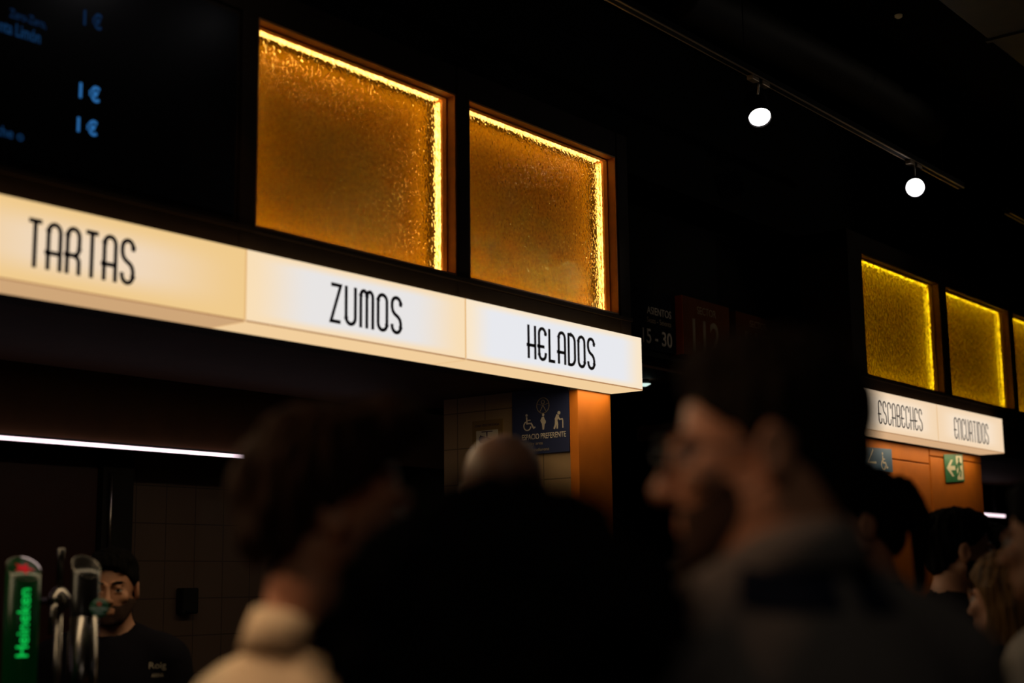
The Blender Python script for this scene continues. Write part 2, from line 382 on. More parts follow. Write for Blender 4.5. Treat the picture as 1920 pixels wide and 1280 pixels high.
# ---------------------------------------------------------------- amber glass light boxes
def glow_window(label, x0, x1, glass, group, led=None, back=None):
    led = led or led_amber; back = back or back_m
    z0, z1 = 2.602, 3.258; e = .002
    x0 += e; x1 -= e
    t = empty('glass_lightbox', ((x0 + x1) / 2, YF + .02, z0), label, 'light box', group)
    bm = bmesh.new(); th = .006; y1 = YF + .143
    for lo, hi in (((x0, YF + .002, z0), (x0 + th, y1, z1)), ((x1 - th, YF + .002, z0), (x1, y1, z1)), ((x0 + th, YF + .002, z0), (x1 - th, y1, z0 + th)), ((x0 + th, YF + .002, z1 - th), (x1 - th, y1, z1))): box(bm, lo, hi)
    finish('jamb', bm, jamb_m if back is back_m else jamb_dark, t)
    a0, a1, b0, b1 = x0 + th, x1 - th, z0 + th, z1 - th
    bm = bmesh.new(); q = .002; ya, yb = YF + .0965, YF + .134
    for lo, hi in (((a0, ya, b0), (a0 + q, yb, b1)), ((a1 - q, ya, b0), (a1, yb, b1)), ((a0 + q, ya, b0), (a1 - q, yb, b0 + q)), ((a0 + q, ya, b1 - q), (a1 - q, yb, b1))): box(bm, lo, hi)
    finish('shaded_jamb', bm, jamb_shade_m, t)  # dark sleeve: shade of the unlit inner jamb put into its colour
    bm = bmesh.new(); w_ = .006; ya, yb = YF + .038, YF + .056
    for lo, hi in (((a0, ya, b0), (a0 + w_, yb, b1)), ((a1 - w_, ya, b0), (a1, yb, b1)), ((a0 + w_, ya, b0), (a1 - w_, yb, b0 + w_)), ((a0 + w_, ya, b1 - w_), (a1 - w_, yb, b1))): box(bm, lo, hi)
    finish('glazing_bead', bm, jamb_m if back is back_m else jamb_dark, t)
    obox('glass_pane', (a0 + .0005, YF + .0565, b0 + .0005), (a1 - .0005, YF + .0615, b1 - .0005), glass, t)
    yl, yr = YF + .085, YF + .094; s = .004
    obox('led_strip', (a0, yl, b0 + .01), (a0 + s, yr, b1 - .01), led, t)
    obox('led_strip', (a1 - s, yl, b0 + .01), (a1, yr, b1 - .01), led, t)
    obox('led_strip', (a0 + .01, yl, b0), (a1 - .01, yr, b0 + s), led, t)
    obox('led_strip', (a0 + .01, yl, b1 - s), (a1 - .01, yr, b1), led, t)
    obox('back_panel', (a0, y1 - .008, b0), (a1, y1 - .002, b1), back, t)
G1, G2 = 'amber windows of the near kiosk', 'yellow windows of the far kiosk'
glow_window('amber textured-glass window, larger left one above ZUMOS sign', 2.797, 3.725, amber_glass, G1)
glow_window('amber textured-glass window above the HELADOS sign', 3.790, 4.725, amber_glass, G1)
glow_window('yellow glowing window above the ESCABECHES sign', 7.03, 8.095, yellow_glass, G2, led_yellow, back_y)
glow_window('yellow glowing window above the ENCURTIDOS sign', 8.19, 9.255, yellow_glass, G2, led_yellow, back_y)
glow_window('yellow glowing window cut off by the right photo edge', 9.32, 10.45, yellow_glass, G2, led_yellow, back_y)

# ---------------------------------------------------------------- lit signs
LIT = 1.0
def lit_sign(label, x0, x1, front, under, word, tx, group, endcap=0):
    t = empty('lit_sign', ((x0 + x1) / 2, YS + .08, ZB), label, 'sign', group)
    g = .0018; a, b = x0 + g, x1 - g
    obox('front_panel', (a, YS, ZB + .004), (b, YS + .008, ZT), opal[front], t)
    obox('underside_panel', (a, YS + .002, ZB - .002), (b, YS + .152, ZB + .003), opal[under], t)
    obox('housing', (a + .004, YS + .010, ZB + .006), (b - .004, YS + .152, ZT - .004), frame_m, t)
    if x1 - x0 > .1:
        obox('joint_strip', (x0 - .003, YS - .0006, ZB + .004), (x0 + .003, YS + .001, ZT), joint_m, t)
        obox('edge_strip', (a + .003, YS - .0004, ZB - .001), (b, YS + .0019, ZB + .0035), edge_m, t)
        obox('joint_strip', (x0 - .0015, YS + .002, ZB - .0028), (x0 + .0015, YS + .15, ZB - .0019), joint_m, t)
    obox('added_lit_top', (a, YS + .0085, ZT - .003), (b, YS + .152, ZT), opal[under], t)  # unseen glowing top, added to brighten the rail above it
    for nm, loc, rot, sz, e in (('added_glow_light', ((x0 + x1) / 2, YS + .10, ZB - .006), (0, 0, 0), (x1 - x0 - .02, .10), 1.6 if front == 'far' else 2.2), ('added_glow_light', ((x0 + x1) / 2, YS - .01, (ZB + ZT) / 2), (-math.pi / 2, 0, 0), (x1 - x0 - .02, .18), .35 if front == 'far' else 1.0)):  # unseen area lights added below and before the sign to strengthen its glow
        if x1 - x0 < .1: continue
        ld = bpy.data.lights.new(nm, 'AREA'); ld.shape = 'RECTANGLE'; ld.size, ld.size_y = sz; ld.energy = e * LIT; ld.color = (1, .78, .46)
        lo = bpy.data.objects.new(nm, ld); link(lo, t); bpy.context.view_layer.update()
        lo.matrix_world = Matrix.Translation(loc) @ Matrix.Rotation(rot[0], 4, 'X')
    if endcap: obox('end_panel', (b - .003, YS + .0085, ZB + .004), (b, YS + .152, ZT - .002), opal[under], t)
    if word:
        P = Plane((0, YS, 0), (1, 0, 0), (0, 0, 1))
        deco(word, P, tx[0], tx[2], tx[1], tx[3], t, .055 if front == 'far' else .094)
def span(px0, px1, yt0, yb0, yt1, yb1):
    a, b = on_y(px0, (yt0 + yb0) / 2, YS), on_y(px1, (yt1 + yb1) / 2, YS)
    zt = (on_y(px0, yt0, YS).z + on_y(px1, yt1, YS).z) / 2; zb = (on_y(px0, yb0, YS).z + on_y(px1, yb1, YS).z) / 2
    return a.x, b.x, zb, zt
GS, GR = 'lit signs along the near kiosk', 'lit signs along the far kiosk'
lit_sign('plain lit sign panel beyond the left photo edge, before TARTAS', .72, 1.68, 'cake', 'under_warm', None, None, GS)
lit_sign('warm backlit sign box reading TARTAS', 1.68, 2.722, 'cake', 'under_warm', 'TARTAS', span(50, 252, 411, 501, 447, 534), GS)
lit_sign('backlit white sign box reading ZUMOS', 2.722, 3.705, 'juice', 'under', 'ZUMOS', span(618, 753, 530, 604, 557, 627), GS)
lit_sign('backlit white sign box reading HELADOS at the kiosk corner', 3.705, 4.80, 'ice', 'under', 'HELADOS', span(989, 1115, 609, 670, 634, 695), GS, 1)
lit_sign('peach backlit sign box reading ESCABECHES', 6.762, 7.818, 'far', 'under_far', 'ESCABECHES', span(1646, 1729, 749, 794, 767, 809), GR)
lit_sign('peach backlit sign box reading ENCURTIDOS', 7.818, 8.855, 'far', 'under_far', 'ENCURTIDOS', span(1789, 1853, 781, 823, 795, 833), GR, 1)
lit_sign('narrow lit sliver closing the left end of the far sign row', 6.725, 6.762, 'far', 'under_far', None, None, GR)

# ---------------------------------------------------------------- menu screen
t = empty('menu_screen', (2.1, YF - .01, 2.615), 'black menu screen with blue prices left of the amber windows', 'screen')
obox('bezel', (1.70, YF + .004, 2.603), (2.73, YF + .06, 3.256), frame_m, t, bevel=.004)
obox('display', (1.72, YF - .002, 2.62), (2.715, YF + .0035, 3.24), screen_m, t)
PS = Plane((0, YF - .002, 0), (1, 0, 0), (0, 0, 1))
def screen_text(s, px0, px1, yt, yb, mat, bold=.0, x0=None):
    a = on_y(px0, yb, YF); b = on_y(px1, yb, YF)
    zt = on_y((px0 + px1) / 2, yt, YF).z; zb = on_y((px0 + px1) / 2, yb, YF).z
    xa = x0 if x0 is not None else a.x
    text('screen_text', s, PS, xa, zb, b.x - xa, zt - zb, mat, t, h=.0008, bold=bold)
screen_text('1 €', 147, 186, 158, 189, blue_txt, .03)
screen_text('1 €', 143, 181, 222, 252, blue_txt, .03)
screen_text('1 €', 155, 190, 22, 53, blue_dim, .03)
screen_text('Zero-Zero,', 16, 86, 27, 46, blue_dim, .01)
screen_text('Fanta Limón', -20, 75, 44, 68, blue_mid, .01)
screen_text('leche o', -26, 43, 238, 257, blue_mid, .01)

# ---------------------------------------------------------------- near kiosk interior
struct('trim_1', (.2, YS + .156, 2.318), (4.80, 4.36, 2.40), soffit_m)        # kiosk ceiling
t = empty('bulkhead', (2.7, 4.40, 2.06), 'dark brown bulkhead above the counter line of light', 'panel')
obox('face', (.2, 4.372, 2.07), (5.2, 4.42, 2.318), soffit_m, t)
t = empty('linear_light', (3.0, 4.36, 2.04), 'long thin white light line inside the near kiosk', 'light', 'thin light lines inside the kiosks')
obox('profile', (.3, 4.372, 2.045), (4.60, 4.40, 2.069), black_paint, t)
obox('diffuser', (.3, 4.356, 2.047), (4.60, 4.3715, 2.060), led_white, t)
t = empty('linear_light', (11.5, 4.36, 2.04), 'short white light line right of the orange wall', 'light', 'thin light lines inside the kiosks')
obox('profile', (9.6, 4.372, 2.045), (12.28, 4.40, 2.069), black_paint, t)
for xx in (9.9, 11.0, 12.1): obox('hanger', (xx, 4.38, 2.069), (xx + .02, 4.40, 2.318), black_paint, t)
obox('diffuser', (9.6, 4.356, 2.045), (12.27, 4.3715, 2.066), led_white, t)
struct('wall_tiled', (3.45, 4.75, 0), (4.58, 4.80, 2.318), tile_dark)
struct('wall_kiosk_back', (.2, 4.80, 0), (4.8, 4.85, 2.318), wall_black)
t = empty('door_1', (3.0, 4.62, 0), None, None); t['kind'] = 'structure'
obox('door_leaf', (1.2, 4.60, 0.01), (3.30, 4.64, 2.20), redpanel_m, t)
obox('door_frame', (3.31, 4.58, 0.0), (3.45, 4.80, 2.30), black_paint, t)
bm = bmesh.new(); hp = on_y(207, 960, 4.57); tube(bm, [(hp.x, 4.57, 1.62), (hp.x, 4.57, 1.98)], .006, 10)
for z in (1.64, 1.96): tube(bm, [(hp.x, 4.57, z), (hp.x, 4.60, z)], .005, 8)
finish('door_handle', bm, steel_m, t, True)
dp = on_y(345, 1102, 4.745); dq = on_y(359, 1150, 4.745); dl = on_y(331, 1102, 4.745)
t = empty('paper_dispenser', (dp.x, 4.73, dq.z), 'small black dispenser box on the dark tiled wall', 'dispenser')
obox('case', (dl.x, 4.70, dq.z), (dq.x, 4.748, dp.z), black_paint, t, bevel=.006)
obox('slot_lip', (dl.x + .012, 4.692, dq.z + .005), (dq.x - .012, 4.70, dq.z + .014), greyplate, t)
# counter
t = empty('counter', (2.3, 3.45, 0), 'dark kiosk serving counter below the TARTAS sign', 'counter')
obox('front_panel', (.6, 3.16, 0.02), (4.5, 3.20, 1.06), frame_m, t)
obox('worktop', (.55, 3.10, 1.06), (4.52, 3.48, 1.10), black_paint, t, bevel=.006)
# partition with the priority sign, and the orange pillar
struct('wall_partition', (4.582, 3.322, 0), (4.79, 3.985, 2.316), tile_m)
t = empty('pillar', (4.68, 3.30, 0), 'orange pillar under the HELADOS sign corner', 'pillar')
obox('shaft', (4.572, 3.279, 0.08), (4.798, 3.3215, 2.297), orange_m, t, bevel=.002)
obox('plinth', (4.569, 3.276, 0), (4.80, 3.3215, .08), frame_m, t)

# ---------------------------------------------------------------- pictograms
def wheelchair(bm, P, x, y, s):
    disc(bm, P, x - .03 * s, y + .93 * s, .075 * s)
    ribbon(bm, P, [(x - .03 * s, y + .82 * s), (x, y + .42 * s), (x + .32 * s, y + .42 * s), (x + .50 * s, y + .12 * s), (x + .62 * s, y + .17 * s)], .085 * s)
    ribbon(bm, P, [(x, y + .62 * s), (x + .26 * s, y + .62 * s)], .06 * s)
    ribbon(bm, P, circ(x + .02 * s, y + .28 * s, .27 * s, None, 115, 350, 16), .07 * s)
def pregnant(bm, P, x, y, s):
    disc(bm, P, x, y + .92 * s, .08 * s)
    poly(bm, P, [(x - .07 * s, y + .80 * s), (x + .05 * s, y + .80 * s), (x + .09 * s, y + .66 * s), (x + .19 * s, y + .52 * s), (x + .18 * s, y + .40 * s), (x + .10 * s, y + .32 * s), (x + .05 * s, y), (x - .05 * s, y), (x - .10 * s, y + .36 * s), (x - .12 * s, y + .62 * s)])
    ribbon(bm, P, [(x - .08 * s, y + .76 * s), (x - .19 * s, y + .58 * s), (x - .12 * s, y + .42 * s)], .05 * s)
def elder(bm, P, x, y, s):
    disc(bm, P, x + .06 * s, y + .91 * s, .10 * s)
    ribbon(bm, P, [(x - .02 * s, y + .80 * s), (x - .16 * s, y + .50 * s)], .20 * s)
    ribbon(bm, P, [(x - .17 * s, y + .52 * s), (x - .19 * s, y + .25 * s), (x - .30 * s, y)], .10 * s)
    ribbon(bm, P, [(x - .12 * s, y + .50 * s), (x - .06 * s, y + .26 * s), (x - .08 * s, y)], .10 * s)
    ribbon(bm, P, [(x + .0 * s, y + .72 * s), (x + .10 * s, y + .52 * s), (x + .26 * s, y + .54 * s)], .07 * s)
    ribbon(bm, P, [(x + .22 * s, y + .50 * s), (x + .30 * s, y + .55 * s), (x + .33 * s, y + .44 * s), (x + .33 * s, y + .02 * s)], .045 * s)
PX = 4.570
t = empty('priority_sign', (PX, 3.47, 2.05), 'navy ESPACIO PREFERENTE board with three pictograms beside the orange pillar', 'sign')
obox('board', (PX, 3.324, 2.055), (4.5815, 3.607, 2.314), navy_m, t)
PP = Plane((PX, 0, 0), (0, -1, 0), (0, 0, 1))
def wx(px, py): q = on_x(px, py, PX); return -q.y, q.z
bm = bmesh.new()
x, y = wx(990, 807); wheelchair(bm, PP, x - .004, y, .066)
finish('wheelchair_pictogram', bm, whiteprint, t)
bm = bmesh.new(); x, y = wx(1019, 805); pregnant(bm, PP, x, y, .064); finish('pregnant_pictogram', bm, whiteprint, t)
bm = bmesh.new(); x, y = wx(1047, 803); elder(bm, PP, x, y, .068); finish('elder_pictogram', bm, whiteprint, t)
bm = bmesh.new(); x, y = wx(1018, 760)
ribbon(bm, PP, circ(x, y, .031, None, 0, 360, 28)[:-1], .0022, closed=True)
ribbon(bm, PP, circ(x, y + .014, .008, None, 0, 360, 12)[:-1], .002, closed=True)
ribbon(bm, PP, [(x - .030, y + .008), (x, y + .001), (x + .030, y + .008)], .002)
ribbon(bm, PP, [(x - .016, y - .025), (x, y + .002), (x + .016, y - .025)], .002)
finish('accessibility_emblem', bm, sector_print, t)
a = wx(979, 825); b = wx(1061, 819); text('lettering', 'ESPACIO PREFERENTE', PP, a[0], a[1] - .001, b[0] - a[0], .022, whiteprint, t, bold=.004)
a = wx(979, 836); text('lettering', 'Priority area', PP, a[0], a[1] - .004, .104, .017, sector_print, t)
a = wx(979, 848); text('lettering', 'Espai preferent', PP, a[0], a[1] - .004, .137, .017, sector_print, t)
# camera notice
t = empty('camera_notice', (4.578, 3.8, 2.1), 'yellow surveillance notice with black camera on the tiled partition', 'sign')
pa = on_x(885, 790, 4.576); pb = on_x(942, 850, 4.576)
obox('plate', (4.577, pb.y, 2.03), (4.5815, pa.y, pa.z), yellow_m, t)
PN = Plane((4.5768, 0, 0), (0, -1, 0), (0, 0, 1)); wN = -pa.y
wd = pa.y - pb.y
bm = bmesh.new(); poly(bm, PN, [(wN + .022, 2.045), (wN + wd - .022, 2.045), (wN + wd - .022, pa.z - .042), (wN + .022, pa.z - .042)], .0006); finish('white_field', bm, whiteprint, t)
bm = bmesh.new(); cz = pa.z - .085; cx = wN + wd * .5
PN2 = Plane((4.576, 0, 0), (0, -1, 0), (0, 0, 1))
poly(bm, PN2, [(cx - .045, cz + .006), (cx - .036, cz + .024), (cx + .03, cz + .006), (cx + .026, cz - .012), (cx - .036, cz - .008)], .0008)
ribbon(bm, PN2, [(cx, cz + .008), (cx, cz + .036)], .006); ribbon(bm, PN2, [(cx - .028, cz + .037), (cx + .03, cz + .037)], .004)
finish('camera_pictogram', bm, darkprint, t)
text('lettering', 'ZONA VIDEOVIGILADA', PN, wN + .014, pa.z - .026, wd - .03, .010, darkprint, t)

# ---------------------------------------------------------------- passage header with the seat and sector boards
struct('trim_2', (4.805, 3.72, 2.615), (7.9, 3.80, 3.36), wall_black)
struct('trim_3', (4.81, 3.805, 2.58), (12.5, 6.5, 2.66), soffit_m)   # passage ceiling
YP = 3.70
def board(name, label, px0, px1, mat, y, edge=None):
    a = on_y(px0, 610, y); b = on_y(px1, 620, y)
    t = empty(name, ((a.x + b.x) / 2, y + .01, 2.62), label, 'sign', 'boards over the passage')
    obox('board', (a.x, y, 2.645), (min(b.x, XS - .006) if name == 'seat_sign' else b.x, 3.7195, 2.94), mat, t)
    return t, a.x, b.x
XS = on_y(1281, 610, 3.66).x
t, xa, xb = board('seat_sign', 'black ASIENTOS board with white 15 - 30 numbers', 1150, 1267, greyplate, YP)
PB = Plane((0, YP, 0), (1, 0, 0), (0, 0, 1))
def btxt(s, x0, x1, yt0, yb0, y, mat, t, bold=0.0):
    a = on_y(x0, yb0, y); b = on_y(x1, yb0, y); c = on_y(x0, yt0, y)
    text('lettering', s, Plane((0, y, 0), (1, 0, 0), (0, 0, 1)), a.x, a.z, b.x - a.x, c.z - a.z, mat, t, bold=bold)
btxt('ASIENTOS', 1213, 1258, 573, 587, YP, whiteprint, t, .006)
btxt('Seats - Seients', 1213, 1258, 593, 603, YP, sector_print, t)
btxt('15 - 30', 1205, 1260, 613, 641, YP, whiteprint, t, .012)
YQ = 3.66
t, xa, xb = board('sector_sign', 'brown box sign reading SECTOR 112 with orange side', 1281, 1368, sector_m, YQ)
obox('side_panel', (xa - .003, YQ + .001, 2.645), (xa - .0005, 3.7195, 2.94), sector_edge, t)
btxt('SECTOR', 1307, 1342, 574, 588, YQ, sector_print, t, .004)
btxt('112', 1300, 1350, 596, 660, YQ, sector_print, t, .012)
t, xa, xb = board('sector_sign', 'dim brown SECTOR board behind the near man, right of SECTOR 112', 1380, 1462, sector_m, YQ + .015)
btxt('SECTOR', 1406, 1437, 600, 613, YQ + .015, sector_print, t, .004)
btxt('113', 1399, 1445, 620, 672, YQ + .015, sector_print, t, .012)
q = on_y(1208, 711, 4.05)
t = empty('downlight', (q.x, q.y, 2.56), 'tiny cyan-white ceiling downlight peeking past the HELADOS sign end', 'light')
bm = bmesh.new(); lathe(bm, [(0, .020), (.012, .024), (.03, .024)], (q.x, q.y, 2.556), (0, 0, 1)); finish('housing', bm, black_paint, t, True)
bm = bmesh.new(); lathe(bm, [(0, .012), (.012, .034)], (q.x, q.y, 2.545), (0, 0, 1)); finish('lens', bm, lamp_dim, t, True)

# ---------------------------------------------------------------- far kiosk wall with safety signs
YO = 3.315
t = empty('orange_wall_panel', (7.9, YO, 0), 'orange laminate kiosk wall under the ESCABECHES and ENCURTIDOS signs', 'wall panel')
obox('panel', (6.90, YO, .08), (8.14, YO + .05, 2.20), orange_m, t, bevel=.004)
obox('panel', (8.146, YO - .004, .08), (8.955, YO + .05, 2.25), orange_m, t, bevel=.004)
obox('header', (6.90, YO, 2.206), (8.14, YO + .05, 2.297), orange_m, t, bevel=.004)
obox('header', (8.146, YO - .004, 2.256), (8.955, YO + .05, 2.297), orange_m, t, bevel=.004)
obox('plinth', (6.90, YO, 0), (8.955, YO + .05, .078), frame_m, t)
struct('wall_far_kiosk', (6.9, YO + .055, 0), (8.93, YO + .14, 2.31), wall_black)
struct('wall_far_back', (4.9, 6.5, 0), (13.0, 6.6, 4.2), wall_black)
struct('trim_4', (6.725, YS + .156, 2.318), (13.0, 4.42, 2.40), soffit_m)
def wall_board(name, label, px0, px1, yt, yb, mat, rot):
    c = on_y((px0 + px1) / 2, (yt + yb) / 2, YO - .012); a = on_y(px0, yt, YO - .012); b = on_y(px1, yb, YO - .012)
    u = Vector((math.cos(rot), 0, math.sin(rot))); v = Vector((-math.sin(rot), 0, math.cos(rot)))
    wd, ht = b.x - a.x, (on_y(px0, yt, YO - .012).z - on_y(px0, yb, YO - .012).z)
    t = empty(name, (c.x, YO - .008, c.z - ht / 2), label, 'sign')
    P = Plane((c.x, YO - .008, c.z), u, v); bm = bmesh.new()
    poly(bm, P, [(-wd / 2, -ht / 2), (wd / 2, -ht / 2), (wd / 2, ht / 2), (-wd / 2, ht / 2)], .003); 
    finish('board', bm, mat, t)
    return t, Plane(P.p(0, 0, .003), u, v), wd, ht
t, P, wd, ht = wall_board('access_sign', 'blue wheelchair route board on the orange wall', 1612, 1675, 839, 884, navyblue_m, .03)
bm = bmesh.new(); wheelchair(bm, P, wd * .20, -ht * .42, ht * .75); finish('wheelchair_pictogram', bm, whiteprint, t)
bm = bmesh.new(); ribbon(bm, P, [(-wd * .10, ht * .42), (-wd * .28, -ht * .12), (wd * -.02, -ht * .12)], .012); finish('arrow', bm, whiteprint, t)
t, P, wd, ht = wall_board('exit_sign', 'green emergency exit sign with left arrow and running figure', 1771, 1809, 851, 903, green_m, .07)
bm = bmesh.new(); s = wd
poly(bm, P, [(-.42 * s, 0), (-.16 * s, ht * .30), (-.06 * s, ht * .30), (-.22 * s, ht * .075), (.03 * s, ht * .075), (.03 * s, -ht * .075), (-.22 * s, -ht * .075), (-.06 * s, -ht * .30), (-.16 * s, -ht * .30)])
finish('arrow', bm, whitebright, t)
bm = bmesh.new(); poly(bm, P, [(.12 * s, -ht * .44), (.44 * s, -ht * .44), (.44 * s, ht * .44), (.12 * s, ht * .44)], .0008); finish('door_pictogram', bm, whitebright, t)
bm = bmesh.new(); PZ = Plane(P.p(0, 0, .001), P.u, P.v)
disc(bm, PZ, .25 * s, ht * .30, .045 * s)
ribbon(bm, PZ, [(.26 * s, ht * .22), (.24 * s, -ht * .02)], .10 * s)
ribbon(bm, PZ, [(.24 * s, -ht * .02), (.33 * s, -ht * .16), (.27 * s, -ht * .32)], .05 * s)
ribbon(bm, PZ, [(.24 * s, -ht * .02), (.19 * s, -ht * .20), (.08 * s, -ht * .30)], .05 * s)
ribbon(bm, PZ, [(.24 * s, ht * .2), (.36 * s, ht * .10), (.40 * s, ht * .16)], .04 * s)
ribbon(bm, PZ, [(.24 * s, ht * .2), (.14 * s, ht * .08), (.12 * s, -ht * .02)], .04 * s)
finish('running_figure', bm, green_m, t)

# ---------------------------------------------------------------- ceiling track and spotlights
YT, ZTR = 2.73, 3.60
def track(label, x0, x1):
    t = empty('lighting_track', ((x0 + x1) / 2, YT, ZTR), label, 'track', 'ceiling lighting tracks')
    obox('rail', (x0, YT - .016, ZTR), (x1, YT + .016, ZTR + .03), black_paint, t)
    obox('lower_edge', (x0, YT - .018, ZTR - .002), (x1, YT - .012, ZTR + .002), trackgrey, t)
    obox('lower_edge', (x0, YT + .012, ZTR - .002), (x1, YT + .018, ZTR + .002), trackgrey, t)
    n = max(2, int((x1 - x0) / 1.5))
    for i in range(n):
        bm = bmesh.new(); xx = x0 + .25 + (x1 - x0 - .5) * i / (n - 1); tube(bm, [(xx, YT, ZTR + .03), (xx, YT, 4.4)], .003, 8); finish('suspension_wire', bm, black_paint, t, True)
track('long ceiling track carrying the two bright spotlights', .6, 7.36)
track('second ceiling track just starting at the right edge', 8.06, 12.0)
def spot(label, x, face, aim, energy, mat, cone=50, y=YT, ztop=ZTR, col=(1, .85, .66), blend=.5, r=.046):
    face = Vector(face); aim = Vector(aim).normalized()
    t = empty('track_spotlight', (x, y, ztop - .02), label, 'spotlight', 'track spotlights')
    obox('adapter', (x - .075, y - .014, ztop - .022), (x - .018, y + .014, ztop - .002), trackgrey, t, bevel=.003)
    obox('adapter', (x + .012, y - .014, ztop - .022), (x + .075, y + .014, ztop - .002), trackgrey, t, bevel=.003)
    piv = face - aim * .07
    bm = bmesh.new(); tube(bm, [(x, y, ztop - .004), (x, y, piv.z + .08), piv + Vector((0, 0, .055)), piv], .006, 10); finish('stem', bm, steel_m, t, True)
    bm = bmesh.new(); n = 28; a = aim
    u, v = frame_of(a); prof = [(-.15, .03), (-.148, .046), (-.006, r + .006), (0, r + .006), (0, r + .001), (-.02, r - .001), (-.021, .001)]
    lathe(bm, prof, face, a, n); finish('housing', bm, black_paint, t, True)
    bm = bmesh.new(); lathe(bm, [(-.019, r - .0015), (-.008, r - .002), (-.003, r * .7), (-.001, .004)], face, a, n); finish('lens', bm, mat, t, True)
    ld = bpy.data.lights.new('bulb', 'SPOT'); ld.energy = energy; ld.spot_size = math.radians(cone); ld.spot_blend = blend; ld.color = col; ld.shadow_soft_size = .03
    lo = bpy.data.objects.new('bulb', ld); link(lo, t); bpy.context.view_layer.update()
    lo.matrix_world = Matrix.Translation(face + a * .012) @ a.to_track_quat('-Z', 'Y').to_matrix().to_4x4()
    return t
f1 = on_y(1425, 221, YT); f2 = on_y(1716, 352, YT)
spot('lit spotlight nearer the amber windows, seen as an oval', f1.x, f1, (CAM - f1).normalized() + Vector((.15, -.10, -.75)), 1.5, lamp_face)
spot('round dazzling spotlight further right on the track', f2.x, f2, (CAM - f2).normalized() + Vector((0, 0, -.12)), 2.5, lamp_face)

# ---------------------------------------------------------------- ceiling services
t = empty('air_duct', (5.2, 1.8, 3.95), 'dark rectangular air duct along the ceiling at top right', 'duct')
obox('casing', (2.0, 1.55, 3.98), (11.5, 2.17, 4.33), duct_m, t, bevel=.01)
for xx in (3.3, 4.8, 6.3, 7.8, 9.3): obox('flange', (xx, 1.54, 3.97), (xx + .03, 2.18, 4.34), duct_m, t)
t = empty('ceiling_grille', (4.95, 3.05, 4.05), 'dim slatted air grille above the track start', 'grille')
bm = bmesh.new()
for i in range(13):
    a = math.radians(-60 + i * 14); c = Vector((4.75, 3.05, 4.12)); d = Vector((math.cos(a), math.sin(a), 0))
    u = Vector((-d.y, d.x, 0)); m = Matrix((d, u, Vector((0, 0, 1)))).transposed().to_4x4(); m.translation = c
    box(bm, (.10, -.010, -.006), (.34, .010, .006), m)
finish('fan_slats', bm, pbr('slat_grey', (0.30, 0.24, 0.15), .6), t)
bm = bmesh.new(); lathe(bm, [(0, .10), (.02, .12), (.28, .12)], (4.75, 3.05, 4.12), (0, 0, 1)); finish('neck', bm, duct_m, t, True)
t = empty('flexible_duct', (6.2, 2.9, 4.1), 'dark round flexible duct curving above the lighting track', 'duct')
bm = bmesh.new(); pts = [(5.3 + .045 * i, 3.22 - .12 * math.sin(i / 60 * 2.2), 4.18) for i in range(60)]
tube(bm, pts, [.12 + (.008 if i % 2 else 0) for i in range(60)], 22); finish('hose', bm, duct_m, t, True)
q = at_depth(1685, 34, 6.9)
t = empty('smoke_detector', (q.x, q.y, q.z), 'tiny pale round detector high on the dark ceiling', 'detector')
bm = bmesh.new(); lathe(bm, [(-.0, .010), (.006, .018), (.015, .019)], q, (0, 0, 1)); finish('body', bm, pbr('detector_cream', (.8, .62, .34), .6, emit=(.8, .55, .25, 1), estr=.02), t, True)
bm = bmesh.new(); tube(bm, [q + Vector((0, 0, .015)), (q.x, q.y, 4.4)], .005, 8); finish('drop_rod', bm, black_paint, t, True)

# ---------------------------------------------------------------- beer taps on the counter
def tap_column(bm, c, r, z0, z1, nrm, inset=0.0):
    n = 36; nrm = Vector(nrm).normalized(); p0 = Vector((c[0], c[1], z1)); lo, hi = [], []
    for k in range(n):
        x = c[0] + r * math.cos(2 * math.pi * k / n); y = c[1] + r * math.sin(2 * math.pi * k / n)
        z = z1 - ((x - p0.x) * nrm.x + (y - p0.y) * nrm.y) / nrm.z
        lo.append(bm.verts.new((x, y, z0))); hi.append(bm.verts.new((x, y, z)))
    for k in range(n): bm.faces.new((lo[k], lo[(k + 1) % n], hi[(k + 1) % n], hi[k]))
    bm.faces.new(lo[::-1]); bm.faces.new(hi)
    return [v.co.copy() for v in hi]
tocam = Vector((-.77, -.61, 0)); rt = Vector((.61, -.78, 0))
c1 = on_y(43, 1100, 3.22); d1 = (c1 - CAM).dot(fwd); r1 = 31.5 / FPX * d1; zt1 = at_depth(43, 1066, d1).z
t = empty('beer_tap', (c1.x, c1.y, 1.10), 'black beer column with glowing green vertical Heineken lettering', 'beer tap')
bm = bmesh.new(); nrm = tocam * .55 + rt * .45 + Vector((0, 0, 1)); rim = tap_column(bm, c1, r1, 1.10, zt1, nrm); finish('column', bm, tapgreen, t, True)
nn = nrm.normalized(); ctr = sum(rim, Vector()) / len(rim)
bm = bmesh.new(); tube(bm, rim + [rim[0]], .0011, 8, False); finish('rim', bm, chrome_m, t, True)
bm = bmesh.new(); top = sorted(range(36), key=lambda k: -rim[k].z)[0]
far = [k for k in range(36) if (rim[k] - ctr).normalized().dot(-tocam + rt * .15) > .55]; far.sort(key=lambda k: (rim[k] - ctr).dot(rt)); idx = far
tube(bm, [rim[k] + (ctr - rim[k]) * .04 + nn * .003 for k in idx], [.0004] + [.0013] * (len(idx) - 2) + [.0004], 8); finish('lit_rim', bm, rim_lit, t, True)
uu = (rt - nn * rt.dot(nn)).normalized(); vv = nn.cross(uu)
PT = Plane(ctr + nn * .0008, uu, vv); bm = bmesh.new(); sr = r1 * .62
poly(bm, PT, [(sr * (1 if i % 2 == 0 else .40) * math.sin(math.pi * i / 5), sr * (1 if i % 2 == 0 else .40) * math.cos(math.pi * i / 5)) for i in range(10)], .001)
finish('red_star', bm, red_star, t)
